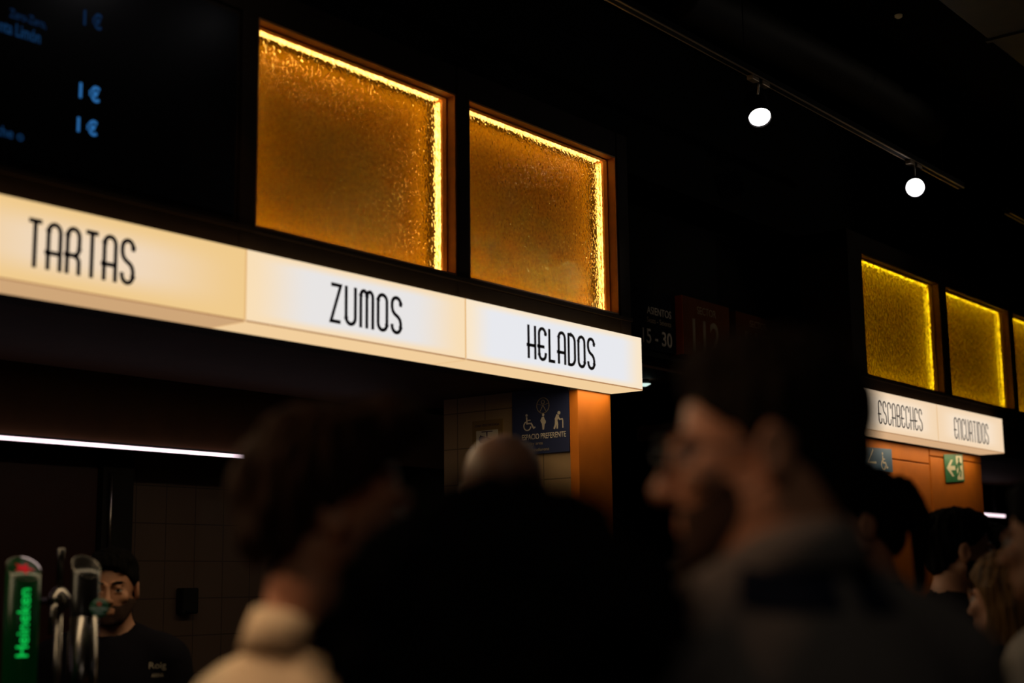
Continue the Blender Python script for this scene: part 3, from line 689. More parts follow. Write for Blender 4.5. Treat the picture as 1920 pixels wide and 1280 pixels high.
pl = at_depth(69, 1230, d1 - r1); hh = at_depth(57, 1103, d1 - r1).z - pl.z
# the word runs upwards, bent round the column
bm = text('x', 'Heineken', Plane((0, 0, 0), (1, 0, 0), (0, 1, 0)), 0, 0, hh, .029, green_txt, None, bold=.010, keep=True)
ad = .42; dn = tocam * math.cos(ad) + rt * math.sin(ad); tg = rt * math.cos(ad) - tocam * math.sin(ad)
for v in bm.verts: v.co = Vector((c1.x, c1.y, pl.z + v.co.x)) + dn * (r1 + .0012) + tg * (.0145 - v.co.y)
finish('lettering', bm, green_txt, t, recalc=False)
bm = bmesh.new(); tap_column(bm, c1, r1 + .012, 1.10, 1.13, (0, 0, 1)); finish('base_ring', bm, chrome_m, t, True)

c2 = on_y(160, 1100, 3.20); d2 = (c2 - CAM).dot(fwd); r2 = 26 / FPX * d2; zt2 = at_depth(160, 1062, d2).z
t = empty('beer_tap', (c2.x, c2.y, 1.10), 'polished chrome beer column with round green badge', 'beer tap')
bm = bmesh.new(); rim = tap_column(bm, c2, r2, 1.10, zt2, tocam * .65 + rt * .5 + Vector((0, 0, 1))); finish('column', bm, tapdark, t, True)
bm = bmesh.new(); tube(bm, rim + [rim[0]], .0009, 8, False); finish('rim', bm, chrome_m, t, True)
zb2 = at_depth(160, 1155, d2).z
bm = bmesh.new(); tap_column(bm, c2, r2 + .0015, 1.10, zb2, (0, 0, 1)); finish('sleeve', bm, chrome_m, t, True)
mc = at_depth(187, 1139, d2 - r2 - .03); rm = 17 / FPX * d2
bm = bmesh.new(); tube(bm, [Vector((c2.x, c2.y, mc.z)), mc - tocam * .008], .010, 12); finish('badge_arm', bm, chrome_m, t, True)
bm = bmesh.new(); lathe(bm, [(-.008, rm * .9), (-.004, rm), (.002, rm), (.004, rm * .92)], mc, tocam); bd = finish('badge', bm, medal_m, t, True)
PM = Plane(mc + tocam * .0045, rt, (0, 0, 1)); bm = bmesh.new()
poly(bm, PM, [(rm * .3 * (1 if i % 2 == 0 else .42) * math.sin(math.pi * i / 5), rm * .42 + rm * .3 * (1 if i % 2 == 0 else .42) * math.cos(math.pi * i / 5)) for i in range(10)], .0006)
finish('badge_star', bm, medal_red, bd)
bm = bmesh.new(); ribbon(bm, PM, circ(0, 0, rm * .80, None, 40, 140, 12), .0015); finish('badge_arc', bm, medal_txt, bd)
text('badge_lettering', 'Heineken', PM, -rm * .9, -rm * .25, rm * 1.8, rm * .38, medal_txt, bd, bold=.0)
text('badge_lettering', 'ORIGINAL', PM, -rm * .5, -rm * .62, rm * 1.0, rm * .2, medal_txt, bd)

c3 = on_y(111, 1120, 3.30); d3 = (c3 - CAM).dot(fwd); k3 = d3 / FPX
t = empty('beer_tap', (c3.x, c3.y, 1.10), 'slim chrome tap with tall clear lever between the two columns', 'beer tap')
zt = lambda py: at_depth(111, py, d3).z
bm = bmesh.new(); tube(bm, [(c3.x, c3.y, zt(1100)), (c3.x, c3.y, zt(1029)), (c3.x, c3.y, zt(1027))], [6.5 * k3, 7.5 * k3, 6 * k3], 18); finish('lever', bm, chrome_m, t, True)
bm = bmesh.new(); prof = [(zt(1098), 5), (zt(1106), 14), (zt(1116), 21), (zt(1126), 23), (zt(1138), 20), (zt(1146), 11)]
tube(bm, [(c3.x, c3.y, z) for z, r in prof], [r * k3 for z, r in prof], 28); finish('valve_body', bm, chrome_m, t, True)
bm = bmesh.new(); p = Vector((c3.x, c3.y, zt(1126))); tube(bm, [p - rt * 40 * k3, p + rt * 44 * k3], 5.5 * k3, 14); finish('cross_pipe', bm, chrome_m, t, True)
bm = bmesh.new(); tube(bm, [p, p + tocam * .05 + Vector((0, 0, -.02)), p + tocam * .06 + Vector((0, 0, -.085))], [.009, .009, .006], 14); finish('spout', bm, chrome_m, t, True)
bm = bmesh.new(); tube(bm, [(c3.x, c3.y, 1.10), (c3.x, c3.y, zt(1140))], 8 * k3, 18); finish('stem', bm, chrome_m, t, True)

# ================================================================ PEOPLE
class Field:
    """signed distance field on an irregular grid, turned into one closed surface (surface nets)"""
    def __init__(s, xs, ys, zs):
        s.x, s.y, s.z = [np.asarray(a, np.float32) for a in (xs, ys, zs)]
        s.F = np.full((len(xs), len(ys), len(zs)), .1, np.float32)
    def apply(s, fn, lo, hi, k, op):
        sl = []
        for a, l, h in zip((s.x, s.y, s.z), lo, hi):
            i0 = int(np.searchsorted(a, l)); i1 = int(np.searchsorted(a, h))
            if i1 <= i0: return
            sl.append(slice(i0, i1))
        X = s.x[sl[0]][:, None, None]; Y = s.y[sl[1]][None, :, None]; Z = s.z[sl[2]][None, None, :]
        d = fn(X, Y, Z); f = s.F[tuple(sl)]
        if op == 'u':
            h = np.clip(.5 + .5 * (f - d) / k, 0, 1); s.F[tuple(sl)] = f * (1 - h) + d * h - k * h * (1 - h)
        else:
            h = np.clip(.5 - .5 * (f + d) / k, 0, 1); s.F[tuple(sl)] = f * (1 - h) + (-d) * h + k * h * (1 - h)
    def cap(s, a, b, ra, rb, k=.012, op='u', T=None):
        a, b = Vector(a), Vector(b)
        if T is not None: a, b = T @ a, T @ b
        r = max(ra, rb) + .035; lo = [min(a[i], b[i]) - r for i in range(3)]; hi = [max(a[i], b[i]) + r for i in range(3)]
        ab = b - a; L2 = max(ab.dot(ab), 1e-9)
        def fn(X, Y, Z):
            px, py, pz = X - a.x, Y - a.y, Z - a.z
            h = np.clip((px * ab.x + py * ab.y + pz * ab.z) / L2, 0, 1)
            return np.sqrt((px - h * ab.x) ** 2 + (py - h * ab.y) ** 2 + (pz - h * ab.z) ** 2) - (ra + (rb - ra) * h)
        s.apply(fn, lo, hi, k, op)
    def ell(s, c, r, k=.012, op='u', T=None, R=None):
        c = Vector(c); M = R.copy() if R is not None else Matrix.Identity(3)
        if T is not None: M = T.to_3x3() @ M; c = T @ c
        Mi = M.inverted(); m = max(r) + .035
        def fn(X, Y, Z):
            px, py, pz = X - c.x, Y - c.y, Z - c.z
            q = [Mi[i][0] * px + Mi[i][1] * py + Mi[i][2] * pz for i in range(3)]
            k0 = np.sqrt((q[0] / r[0]) ** 2 + (q[1] / r[1]) ** 2 + (q[2] / r[2]) ** 2)
            k1 = np.sqrt((q[0] / r[0] ** 2) ** 2 + (q[1] / r[1] ** 2) ** 2 + (q[2] / r[2] ** 2) ** 2)
            return k0 * (k0 - 1) / np.maximum(k1, 1e-6)
        s.apply(fn, [c[i] - m for i in range(3)], [c[i] + m for i in range(3)], k, op)
    def cut(s, p, n, T=None):
        """keep the side the normal n points away from"""
        p, n = Vector(p), Vector(n).normalized()
        if T is not None: p, n = T @ p, (T.to_3x3() @ n).normalized()
        X = s.x[:, None, None]; Y = s.y[None, :, None]; Z = s.z[None, None, :]
        s.F = np.maximum(s.F, (X - p.x) * n.x + (Y - p.y) * n.y + (Z - p.z) * n.z).astype(np.float32)
    def mesh(s, name):
        F = s.F; ins = F < 0
        c = np.zeros(tuple(n - 1 for n in F.shape), np.int8)
        offs = [(i, j, k) for i in (0, 1) for j in (0, 1) for k in (0, 1)]
        for o in offs: c += ins[o[0]:o[0] + c.shape[0], o[1]:o[1] + c.shape[1], o[2]:o[2] + c.shape[2]]
        act = (c > 0) & (c < 8); idx = np.argwhere(act); vid = np.full(act.shape, -1, np.int32); vid[act] = np.arange(len(idx))
        pos = np.zeros((len(idx), 3)); cnt = np.zeros(len(idx))
        for a in offs:
            for ax in range(3):
                if a[ax]: continue
                b = list(a); b[ax] = 1; b = tuple(b)
                f0 = F[idx[:, 0] + a[0], idx[:, 1] + a[1], idx[:, 2] + a[2]]; f1 = F[idx[:, 0] + b[0], idx[:, 1] + b[1], idx[:, 2] + b[2]]
                m = (f0 < 0) != (f1 < 0); tt = f0[m] / (f0[m] - f1[m])
                pp = np.tile(np.array(a, float), (m.sum(), 1)); pp[:, ax] += tt; pos[m] += pp; cnt[m] += 1
        g = pos / cnt[:, None] + idx
        V = np.stack([np.interp(g[:, i], np.arange(len(a)), a) for i, a in enumerate((s.x, s.y, s.z))], 1)
        Q = []
        for ax in range(3):
            o1, o2 = [(1, 2), (2, 0), (0, 1)][ax]
            sa = [slice(1, -1)] * 3; sa[ax] = slice(0, -1); sb = list(sa); sb[ax] = slice(1, None)
            A, B = ins[tuple(sa)], ins[tuple(sb)]; e = np.argwhere(A != B)
            if not len(e): continue
            fl = A[tuple(e.T)]; base = e + 1; base[:, ax] -= 1
            def cid(d1, d2):
                q = base.copy(); q[:, o1] -= d1; q[:, o2] -= d2; return vid[tuple(q.T)]
            q = np.stack([cid(1, 1), cid(0, 1), cid(0, 0), cid(1, 0)], 1); q[~fl] = q[~fl][:, ::-1]; Q.append(q)
        Q = np.concatenate(Q); me = bpy.data.meshes.new(name)
        me.vertices.add(len(V)); me.vertices.foreach_set('co', V.astype(np.float32).ravel())
        me.loops.add(Q.size); me.loops.foreach_set('vertex_index', Q.ravel().astype(np.int32))
        me.polygons.add(len(Q)); me.polygons.foreach_set('loop_start', np.arange(0, Q.size, 4, dtype=np.int32))
        try: me.polygons.foreach_set('loop_total', np.full(len(Q), 4, np.int32))
        except Exception: pass
        me.polygons.foreach_set('use_smooth', np.ones(len(Q), bool)); me.update(calc_edges=True); me.validate()
        return me

def child(name, me, mat, parent):
    me.materials.append(mat); o = bpy.data.objects.new(name, me); link(o, parent); return o
def rng(a, b, st): return list(np.arange(a, b, st))

def ruffle(me, fn):
    n = len(me.vertices); co = np.empty(n * 3, np.float32); no = np.empty(n * 3, np.float32)
    me.vertices.foreach_get('co', co); me.vertices.foreach_get('normal', no)
    P3 = co.reshape(-1, 3).tolist(); d = np.array([fn(p) for p in P3], np.float32)
    me.vertices.foreach_set('co', (co.reshape(-1, 3) + no.reshape(-1, 3) * d[:, None]).ravel()); me.update()
def person(label, x, y, H, az, yaw=0, pitch=0, skin=skin_m, hair=None, hairmat=hair_black, beard=None, shirt=cloth_black,
           sleeve='long', collar=None, glasses=False, build=1.0, group='people queueing between the kiosks', fine=.0045, female=False, hunch=0.0):
    k = (H + hunch) / 1.75; kh = .5 + .5 * H / 1.75
    t = empty('person', (x, y, 0), label, 'person', group, math.radians(az - 90))
    hz = H - .118 * kh
    T = Matrix.Translation((0, .018, hz)) @ Matrix.Rotation(math.radians(yaw), 4, 'Z') @ Matrix.Rotation(math.radians(pitch), 4, 'X') @ Matrix.Diagonal((kh, kh, kh, 1))
    Tr = T
    B = build
    xs = rng(-.36, -.115, .009) + rng(-.115, .115, fine) + rng(.115, .36, .009)
    ys = rng(-.21, .22, fine); zlow = H - .34
    zs = rng(-.02, zlow, .010) + rng(zlow, H + .02, fine)
    def torso(f, e):
        f.ell((0, 0, .95 * k), (.165 * B + e, .12 * B + e, .13 + e), .03)
        f.ell((0, .012, 1.09 * k), (.145 * B + e, .108 * B + e, .17 + e), .03)
        f.ell((0, .0, 1.29 * k), (.165 * B + e, .115 * B + e, .19 + e), .03)
        f.cap((-.15 * B, -.012, 1.405 * k), (.15 * B, -.012, 1.405 * k), .058 + e, .058 + e, .03)
        for s_ in (-1, 1): f.cap((0, -.022, 1.485 * k), (s_ * .12 * B, -.015, 1.43 * k), .048 + e, .042 + e, .03)
        f.ell((0, -.075, 1.33 * k), (.12 * B + e, .05 + e, .14 + e), .03)
        if female:
            for s_ in (-1, 1): f.ell((s_ * .075, .085, 1.24 * k), (.058 + e, .05 + e, .058 + e), .03)
    def arm(f, s_, e, upto=2):
        sh, el, wr = (s_ * .185 * B, -.012, 1.395 * k), (s_ * .24 * B, -.03, 1.10 * k), (s_ * .235 * B, .075, .88 * k)
        f.cap(sh, el, .050 * B + e, .040 + e, .025)
        if upto > 1: f.cap(el, wr, .041 + e, .029 + e, .015)
        return wr
    # ---- body: one skin surface
    f = Field(xs, ys, zs); torso(f, 0)
    f.cap((0, -.025, 1.43 * k), (0, .0, hz - .03), .060, .057, .03)
    for s_ in (-1, 1):
        wr = arm(f, s_, 0)
        f.ell((wr[0], wr[1] + .012, wr[2] - .055), (.016, .036, .05), .012)
        for i, ln in enumerate((.062, .072, .067, .052)):
            yy = wr[1] + .040 - i * .0195; z0 = wr[2] - .095
            f.cap((wr[0], yy, z0), (wr[0] - s_ * .006, yy + .003, z0 - ln * .5), .0092, .0085, .004)
            f.cap((wr[0] - s_ * .006, yy + .003, z0 - ln * .5), (wr[0] - s_ * .022, yy + .002, z0 - ln), .0085, .0075, .004)
        f.cap((wr[0], wr[1] + .03, wr[2] - .035), (wr[0] - s_ * .012, wr[1] + .062, wr[2] - .07), .012, .0095, .008)
        f.cap((wr[0] - s_ * .012, wr[1] + .062, wr[2] - .07), (wr[0] - s_ * .02, wr[1] + .066, wr[2] - .097), .0095, .008, .004)
        f.cap((s_ * .09, 0, .90 * k), (s_ * .10, .01, .50 * k), .088 * B, .058, .03); f.cap((s_ * .10, .01, .50 * k), (s_ * .10, -.02, .09 * k), .055, .038, .02)
        f.ell((s_ * .10, -.03, .36 * k), (.052, .056, .13), .02); f.cap((s_ * .10, -.035, .045), (s_ * .11, .13, .032), .036, .028, .02)
    # head
    f.ell((0, -.014, .032), (.076, .095, .084), .01, T=Tr); f.ell((0, .030, -.030), (.060, .062, .078), .02, T=Tr)
    f.ell((0, .040, -.072), (.046, .046, .036), .02, T=Tr); f.ell((0, .074, -.099), (.020, .015, .014), .012, T=Tr)
    for s_ in (-1, 1):
        f.cap((s_ * .056, -.005, -.045), (s_ * .030, .055, -.088), .018, .018, .018, T=Tr)
        f.ell((s_ * .043, .064, -.022), (.020, .018, .018), .012, T=Tr)
        f.ell((s_ * .031, .100, .002), (.0185, .016, .0125), .010, 's', T=Tr)
        f.cap((s_ * .014, .090, .019), (s_ * .046, .078, .019), .0075, .006, .008, T=Tr)
        f.ell((s_ * .080, -.008, -.004), (.0085, .019, .032), .006, T=Tr, R=Matrix.Rotation(math.radians(s_ * -16), 3, 'Z'))
        f.ell((s_ * .090, -.004, .000), (.006, .010, .018), .004, 's', T=Tr)
        f.ell((s_ * .0105, .099, -.036), (.0075, .010, .0065), .005, T=Tr)
        # lids
        f.cap((s_ * .020, .086, .006), (s_ * .031, .090, .010), .0042, .0045, .004, T=Tr); f.cap((s_ * .031, .090, .010), (s_ * .043, .083, .005), .0045, .004, .004, T=Tr)
        f.cap((s_ * .021, .086, -.006), (s_ * .042, .083, -.006), .0035, .0035, .004, T=Tr)
    f.cap((0, .088, .008), (0, .108, -.030), .0075, .0105, .008, T=Tr); f.ell((0, .108, -.032), (.012, .010, .009), .006, T=Tr)
    f.cap((-.017, .088, -.0605), (.017, .088, -.0605), .0055, .0055, .005, T=Tr); f.cap((-.014, .088, -.0705), (.014, .088, -.0705), .0065, .0065, .005, T=Tr)
    f.ell((0, .099, -.0655), (.022, .006, .0014), .002, 's', T=Tr)
    child('body', f.mesh('body'), skin, t)
    # eyes and brows
    for s_ in (-1, 1):
        bm = bmesh.new(); bmesh.ops.create_uvsphere(bm, u_segments=14, v_segments=10, radius=.0118, matrix=Matrix.Identity(4))
        me = bpy.data.meshes.new('eye'); bm.to_mesh(me); bm.free()
        for p in me.polygons: p.use_smooth = True
        o = child('eye', me, eye_m, t); o.matrix_local = T @ Matrix.Translation((s_ * .031, .0785, .001)) @ Matrix.Rotation(math.radians(-yaw * 0), 4, 'Z')
    for s_ in (-1, 1):
        bm = bmesh.new(); tube(bm, [T @ Vector(p) for p in ((s_ * .013, .098, .0215), (s_ * .028, .0955, .0265), (s_ * .042, .086, .0265), (s_ * .052, .074, .021))], [.0028, .0038, .0032, .0015], 8)
        me = bpy.data.meshes.new('eyebrow'); bm.to_mesh(me); bm.free(); child('eyebrow', me, hairmat if hair else hair_grey, t)
    # ---- hair
    if hair:
        e = {'short': .010, 'crop': .006, 'quiff': .014, 'curly': .040, 'long': .018, 'pony': .010, 'fringe': .012}[hair]
        m_ = .17 if hair != 'curly' else .2
        low = {'long': .36, 'pony': .30, 'curly': .2}.get(hair, .12)
        st = .004; hc = T @ Vector((0, 0, 0))
        f = Field(rng(hc.x - m_, hc.x + m_, st), rng(hc.y - m_, hc.y + m_, st), rng(hc.z - low, hc.z + .18, st))
        if hair in ('short', 'crop', 'fringe'): f.ell((0, -.016, .040), (.076 + e * .5, .096 + e * .5, .084 + e * .8), .01, T=T); f.ell((0, -.048, -.012), (.060, .054 + e * .25, .075), .02, T=T)
        else: f.ell((0, -.016, .034), (.076 + e, .096 + e, .084 + e), .01, T=T); f.ell((0, -.05, -.01), (.066 + e * .8, .055 + e, .075), .02, T=T)
        if hair == 'quiff': f.ell((0, .068, .102), (.060, .055, .046), .02, T=T); f.ell((0, -.005, .105), (.06, .075, .028), .02, T=T)
        if hair == 'fringe': f.ell((.01, .068, .072), (.062, .030, .028), .015, T=T); f.ell((0, .01, .095), (.07, .08, .03), .02, T=T)
        if hair == 'short': f.ell((0, .0, .092), (.062, .085, .034), .02, T=T)
        if hair == 'curly':
            rr = random.Random(3)
            for i in range(60):
                a, b = rr.uniform(0, 6.28), rr.uniform(-.5, 1.4)
                f.ell((.120 * math.cos(a) * math.cos(b), -.02 + .125 * math.sin(a) * math.cos(b), .02 + .118 * math.sin(b)), (.026, .026, .026), .01, T=T)
        if hair == 'curly': f.ell((0, -.02, .05), (.118, .12, .085), .02, T=T)
        # hairline: keep behind / above a slanting plane and clear of the ears
        f2n = Vector((0, .81, -1)) if hair not in ('crop',) else Vector((0, .9, -1))
        f.cut((0, 0, .0 if hair != 'quiff' else .006), f2n, T)
        if hair in ('short', 'crop', 'quiff', 'fringe'):
            f.cut((0, 0, -.078), (0, -.15, -1), T)
        if hair in ('long', 'curly'):
            for s_ in (-1, 1): f.cap((s_ * .072, -.02, .03), (s_ * .080, -.02, -.16), .028, .024, .02, T=T)
            f.cap((0, -.085, .0), (0, -.075, -.24 if hair == 'long' else -.12), .055, .050, .03, T=T)
            for s_ in (-1, 1): f.cap((s_ * .05, -.07, -.02), (s_ * .055, -.06, -.23 if hair == 'long' else -.12), .045, .035, .03, T=T)
        if hair == 'pony':
            f.ell((0, -.105, .075), (.030, .030, .028), .008, T=T)
            f.cap((0, -.125, .07), (0, -.150, .0), .022, .026, .01, T=T); f.cap((0, -.150, .0), (0, -.140, -.13), .026, .010, .01, T=T)
        me = f.mesh('hair'); amp = {'crop': .0015, 'short': .004, 'fringe': .005, 'curly': .010, 'quiff': .005}.get(hair, .003)
        zq = 18 if hair not in ('curly', 'crop') else 70
        ruffle(me, lambda p: noise.noise(Vector((p[0] * 70, p[1] * 70, p[2] * zq))) * amp * 1.6)
        child('hair', me, hairmat, t)
    if beard:
        st = .004; hc = T @ Vector((0, .04, -.07)); m_ = .12
        f = Field(rng(hc.x - m_, hc.x + m_, st), rng(hc.y - m_, hc.y + m_, st), rng(hc.z - m_, hc.z + m_, st)); e = beard
        f.ell((0, .040, -.072), (.046 + e, .046 + e, .036 + e), .02, T=T); f.ell((0, .074, -.099), (.020 + e, .015 + e, .014 + e), .012, T=T)
        for s_ in (-1, 1): f.cap((s_ * .056, -.005, -.045), (s_ * .030, .055, -.088), .018 + e, .018 + e, .018, T=T)
        f.ell((0, .030, -.030), (.060 + e * .6, .062 + e * .6, .078 + e * .6), .02, T=T)
        f.ell((0, .105, -.066), (.019, .03, .0085), .006, 's', T=T)
        for s_ in (-1, 1): f.ell((s_ * .036, .085, -.015), (.030, .035, .032), .008, 's', T=T)
        f.ell((0, .10, -.02), (.03, .05, .032), .006, 's', T=T)
        f.cut((0, 0, -.030), (0, -.15, 1), T); f.cut((0, -.004, 0), (0, -1, 0), T)
        child('beard', f.mesh('beard'), hairmat if beard > .005 else stub_m, t)
    # ---- clothes
    zc = rng(.0, 1.35 * k, .011) + rng(1.35 * k, 1.62 * k, .006)
    xc = rng(-.38, .38, .009); yc = rng(-.22, .22, .008)
    f = Field(xc, yc, rng(.75 * k, 1.35 * k, .011) + rng(1.35 * k, 1.60 * k, .006)); torso(f, .014)
    for s_ in (-1, 1): arm(f, s_, .014, 2 if sleeve == 'long' else 1)
    f.cut((0, 0, .86 * k), (0, 0, -1))
    nk = .062 if collar else .068
    f.cap((0, -.018, 1.475 * k), (0, .035, 1.60 * k), nk, nk + .02, .006, 's')
    me = f.mesh('shirt')
    ruffle(me, lambda p: noise.noise(Vector((p[0] * 9, p[1] * 9, p[2] * 5))) * .006 + noise.noise(Vector((p[0] * 22 + p[2] * 8, p[1] * 20, p[2] * 9))) * .003)
    sh = child('shirt', me, shirt, t)
    if collar:
        bm = bmesh.new(); n = 40
        prof = [(.074, 0), (.070, .018), (.066, .036), (.069, .039), (.078, .020), (.085, -.002), (.081, -.004), (.075, .014)]
        rings = []
        for i in range(n):
            a = 2 * math.pi * i / n; c_, s2 = math.cos(a), math.sin(a)
            ring = []
            for r0, h0 in prof:
                zb = 1.505 * k - .045 * (1 + s2) * .5
                ring.append(bm.verts.new((r0 * 1.02 * c_, -.014 + r0 * 1.0 * s2, zb + h0 * (1.0 - .15 * s2))))
            rings.append(ring)
        m__ = len(prof)
        for i in range(n):
            if 8 <= i <= 11: continue           # open at the throat
            a, b = rings[i], rings[(i + 1) % n]
            for j in range(m__): bm.faces.new((a[j], a[(j + 1) % m__], b[(j + 1) % m__], b[j]))
        for i in (8, 12): bm.faces.new(rings[i])
        bmesh.ops.recalc_face_normals(bm, faces=bm.faces)
        me = bpy.data.meshes.new('collar'); bm.to_mesh(me); bm.free()
        for p in me.polygons: p.use_smooth = True
        child('collar', me, collar, t)
    f = Field(xc, yc, rng(.02, 1.0 * k, .011))
    f.ell((0, 0, .95 * k), (.165 * B + .012, .12 * B + .012, .13 + .012), .03)
    for s_ in (-1, 1):
        f.cap((s_ * .09, 0, .90 * k), (s_ * .10, .01, .50 * k), .088 * B + .016, .075, .03); f.cap((s_ * .10, .01, .50 * k), (s_ * .10, -.018, .075), .073, .060, .02)
    f.cut((0, 0, .93 * k), (0, 0, 1)); child('trousers', f.mesh('trousers'), denim, t)
    for s_ in (-1, 1):
        f = Field(rng(s_ * .105 - .08, s_ * .105 + .08, .008), rng(-.12, .22, .008), rng(-.02, .14, .007))
        f.cap((s_ * .10, -.035, .045), (s_ * .112, .14, .036), .044, .038, .02); f.cap((s_ * .10, -.02, .05), (s_ * .10, -.02, .11), .045, .042, .02)
        f.cut((0, 0, 0.004), (0, 0, -1)); child('shoe', f.mesh('shoe'), shoe_m, t)
    if glasses:
        bm = bmesh.new()
        for s_ in (-1, 1):
            ring = [T @ Vector((s_ * .034 + .024 * math.cos(a), .106 - .006 * abs(math.cos(a)), .000 + .018 * math.sin(a))) for a in np.linspace(0, 2 * math.pi, 25)]
            tube(bm, ring, .0018, 8, False)
            tube(bm, [T @ Vector(p) for p in ((s_ * .058, .101, .005), (s_ * .078, .085, .006), (s_ * .083, .0, .006), (s_ * .082, -.02, -.012))], .0016, 8)
        tube(bm, [T @ Vector(p) for p in ((-.011, .106, .003), (0, .110, .006), (.011, .106, .003))], .0018, 8)
        me = bpy.data.meshes.new('glasses'); bm.to_mesh(me); bm.free(); go = child('glasses', me, specs_m, t)
        for s_ in (-1, 1):
            bm = bmesh.new(); vs = [bm.verts.new(T @ Vector((s_ * .034 + .0235 * math.cos(a), .1055 - .006 * abs(math.cos(a)), .0175 * math.sin(a)))) for a in np.linspace(0, 2 * math.pi, 24)[:-1]]
            bm.faces.new(vs); me = bpy.data.meshes.new('lens'); bm.to_mesh(me); bm.free(); child('lens', me, clear_lens, go)
    return t, sh, T

# eye: dark iris towards +Y of its own centre
m, N, L = nt('eye'); b = N['Principled BSDF']; b.inputs['Roughness'].default_value = .15
tc = N.new('ShaderNodeTexCoord'); sx = N.new('ShaderNodeSeparateXYZ'); L.new(tc.outputs['Object'], sx.inputs[0])
rp = N.new('ShaderNodeMapRange'); L.new(sx.outputs['Y'], rp.inputs[0]); rp.inputs[1].default_value = .0100; rp.inputs[2].default_value = .0104
mx = N.new('ShaderNodeMixRGB'); L.new(rp.outputs[0], mx.inputs[0]); mx.inputs[1].default_value = (.55, .5, .47, 1); mx.inputs[2].default_value = (.02, .01, .006, 1)
L.new(mx.outputs[0], b.inputs['Base Color']); eye_m = m
m, N, L = nt('clear_lens'); N.remove(N['Principled BSDF']); tr = N.new('ShaderNodeBsdfTransparent'); gl = N.new('ShaderNodeBsdfGlossy'); gl.inputs['Roughness'].default_value = .05
ms = N.new('ShaderNodeMixShader'); ms.inputs[0].default_value = .08; L.new(tr.outputs[0], ms.inputs[1]); L.new(gl.outputs[0], ms.inputs[2]); L.new(ms.outputs[0], N['Material Output'].inputs[0]); clear_lens = m

def put(px, ytop, depth):
    p = at_depth(px, ytop, depth); return p.x, p.y, p.z
LEFT, AWAY, RIGHT, TOWARD = 128.4, 38.4, -51.6, 218.4

# barman
x, y, h = put(214, 1036, 4.62)
t, sh, T = person('barman with dark hair and stubble in a black T-shirt behind the taps', x, y, h, TOWARD + 4, 4, -3, skin2_m, 'fringe', hair_black, .0034, cloth_black, 'short', group='staff', fine=.0038)
bpy.context.view_layer.update()
inv = t.matrix_world.inverted(); bvh = BVHTree.FromPolygons([v.co for v in sh.data.vertices], [tuple(p.vertices) for p in sh.data.polygons])
def on_chest(bm):
    q = []
    for v in bm.verts:
        o = Vector((v.co.x, .5, v.co.z)); hit = bvh.ray_cast(o, Vector((0, -1, 0)))
        v.co = (hit[0] + Vector((0, .0015, 0))) if hit[0] is not None else Vector((v.co.x, .13, v.co.z))
    return bm
lc = inv @ at_depth(276, 1266, 4.33)
for s_, w_, h_, dz in (('Roig', .050, .026, 0.004), ('ARENA', .034, .011, -.016)):
    bm = text('x', s_, Plane((0, 0, 0), (-1, 0, 0), (0, 0, 1)), -lc.x - w_ / 2, lc.z + dz, w_, h_, whiteprint, None, bold=.0, keep=True)
    on_chest(bm); me = bpy.data.meshes.new('chest_logo'); bm.to_mesh(me); bm.free(); child('chest_logo', me, whiteprint, sh)

# foreground crowd (strongly out of focus)
x, y, h = put(604, 782, 1.80)
person('blurred man in a cream shirt, dark quiff, left foreground', x, y, h, AWAY - 48, -30, 0, skin2_m, 'quiff', hair_brown, None, cloth_cream, 'long', cloth_cream, hunch=-.035)
x, y, h = put(940, 1012, 1.0)
person('very blurred dark curly head filling the bottom centre', x, y, h, AWAY, 0, 0, skin2_m, 'curly', hair_black, None, cloth_dkred, 'long', female=True)
x, y, h = put(942, 812, 2.85)
person('bald person whose crown shows just above the central dark head', x, y, h, AWAY + 12, 0, 0, skin_m, None, hair_grey, None, cloth_black)
x, y, h = put(1445, 640, 1.52)
tD, shD, TD = person('large blurred man in glasses and grey polo, profile facing left', x, y, h, AWAY + 30, 52, -2, skin_m, 'short', hair_grey, .0034, cloth_grey, 'short', cloth_grey, True, 1.12, hunch=.022)
# navy panels under his collar at the nape
bvhD = BVHTree.FromPolygons([v.co for v in shD.data.vertices], [tuple(p.vertices) for p in shD.data.polygons])
kk = (h + .022) / 1.75
for a0, a1 in ((200, 262), (278, 312)):
    bm = bmesh.new(); g = []
    for a in np.linspace(math.radians(a0), math.radians(a1), 16):
        c_, s2 = math.cos(a), math.sin(a); row = []
        for q in np.linspace(0, 1, 7):
            p = Vector(((.092 + .022 * q) * c_, -.014 + (.092 + .022 * q) * s2, 1.505 * kk - .045 * (1 + s2) * .5 + .004 - .040 * q))
            loc, nor, _, _ = bvhD.find_nearest(p); row.append(bm.verts.new(loc + nor * .003))
        g.append(row)
    for r1_, r2_ in zip(g, g[1:]):
        for j in range(6): bm.faces.new((r1_[j], r1_[j + 1], r2_[j + 1], r2_[j]))
    bmesh.ops.recalc_face_normals(bm, faces=bm.faces); me = bpy.data.meshes.new('collar_trim'); bm.to_mesh(me); bm.free()
    o = child('collar_trim', me, cloth_navy, shD); sd = o.modifiers.new('thickness', 'SOLIDIFY'); sd.thickness = .002

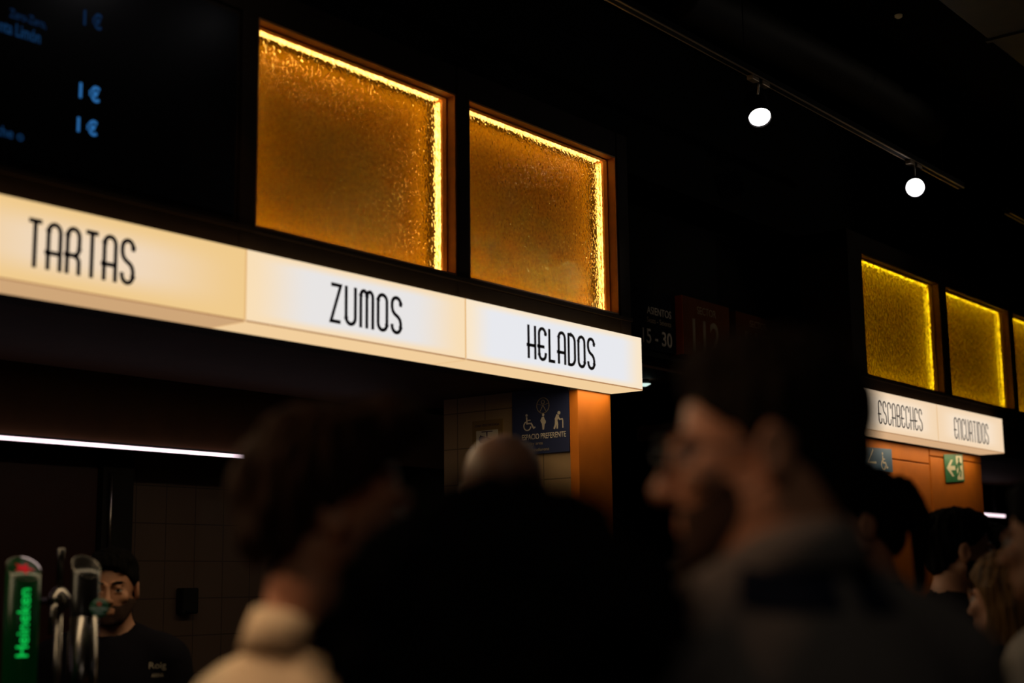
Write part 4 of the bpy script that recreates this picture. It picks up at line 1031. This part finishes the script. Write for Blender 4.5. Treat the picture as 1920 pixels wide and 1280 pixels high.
# further crowd on the right
x, y, h = put(1608, 878, 3.1)
person('woman with a black ponytail facing left behind the grey polo man', x, y, h, LEFT + 5, 0, 0, skin2_m, 'pony', hair_black, None, cloth_black, female=True)
x, y, h = put(1785, 960, 4.3)
person('short-haired bearded man facing right below the exit sign', x, y, h, RIGHT - 2, 0, 0, skin2_m, 'short', hair_black, .006, cloth_black)
x, y, h = put(1853, 987, 4.9)
person('dark-haired person half hidden behind the bearded man', x, y, h, LEFT - 20, 0, 0, skin2_m, 'short', hair_black, None, cloth_black)
x, y, h = put(1893, 1040, 3.7)
person('woman with highlighted shoulder-length hair near the right edge', x, y, h, AWAY + 38, 0, 0, skin2_m, 'long', hair_blond, None, cloth_black, female=True)
x, y, h = put(1990, 900, 2.75)
person('dark-haired person in a pale collared shirt cut by the right edge', x, y, h, AWAY + 48, 0, 0, skin2_m, 'short', hair_black, None, cloth_white, 'long', cloth_white)
x, y, h = put(1318, 1052, 2.30)
person('woman with long blonde hair half hidden left of the grey polo man', x, y, h, AWAY, 0, 0, skin_m, 'long', hair_blond, None, cloth_black, female=True)

# ---------------------------------------------------------------- added spotlights, unseen above the frame, to brighten crowd and taps
def aimed(label, x, z, target, e, cone, col, ly=YT):
    p = Vector((x, ly, z)); spot(label, x, p, (Vector(target) - p), e, lamp_face, cone, col=col)
aimed('added unseen spotlight above the kiosk aimed at the grey polo man', -.3, 3.42, (1.31, .88, 1.62), 88, 24, (1, .54, .28))
aimed('added unseen spotlight above the kiosk aimed at the cream shirt', .7, 3.42, (1.10, 1.34, 1.34), 115, 15, (1, .74, .46))
aimed('added unseen spotlight above the ZUMOS sign aimed at the quiff', 3.0, 3.42, (1.24, 1.34, 1.74), 14, 13, (1, .72, .45))
aimed('added unseen spotlight above the menu screen aimed at the taps', 2.5, 3.42, (2.95, 3.95, 1.5), 1.9, 22, (1, .52, .30))
# second run of track over the middle of the hall, outside the picture on the right
YT2 = .30
t = empty('lighting_track', (7.2, YT2, 3.72), 'lighting track over the middle of the hall, right of the photo', 'track', 'ceiling lighting tracks')
obox('rail', (4.6, YT2 - .016, 3.72), (9.6, YT2 + .016, 3.75), black_paint, t)
for xx in (5.0, 7.2, 9.4):
    bm = bmesh.new(); tube(bm, [(xx, YT2, 3.75), (xx, YT2, 4.4)], .003, 8); finish('suspension_wire', bm, black_paint, t, True)
def hall(label, x, z, target, e, cone, col=(1, .86, .68)):
    p = Vector((x, YT2, z)); spot(label, x, p, (Vector(target) - p), e, lamp_face, cone, y=YT2, ztop=3.72, col=col)
hall('hall spotlight aimed at the HELADOS window', 8.1, 3.56, (4.25, 3.23, 2.74), 35, 7.5)
hall('hall spotlight aimed at the ZUMOS window', 6.1, 3.56, (3.2, 3.23, 2.72), 6, 8)
hall('added unseen hall spotlight aimed up along the long track', 9.0, 3.5, (6.4, 2.73, 3.62), 10, 50)  # unseen lamp added to brighten the track adapters
hall('added unseen hall spotlight aimed at the SECTOR boards', 5.5, 3.5, (6.3, 3.7, 2.78), 17, 20, (1, .80, .60))  # unseen lamp added so the dark boards show
spot('added unseen fill spotlight behind the photographer giving faint light to the backs', -.9, (-.9, -.5, 4.15), (2.3, 1.3, -2.7), 20, lamp_face, 50, y=-.5, ztop=4.42)  # fill lamp added out of view to lift the dark backs
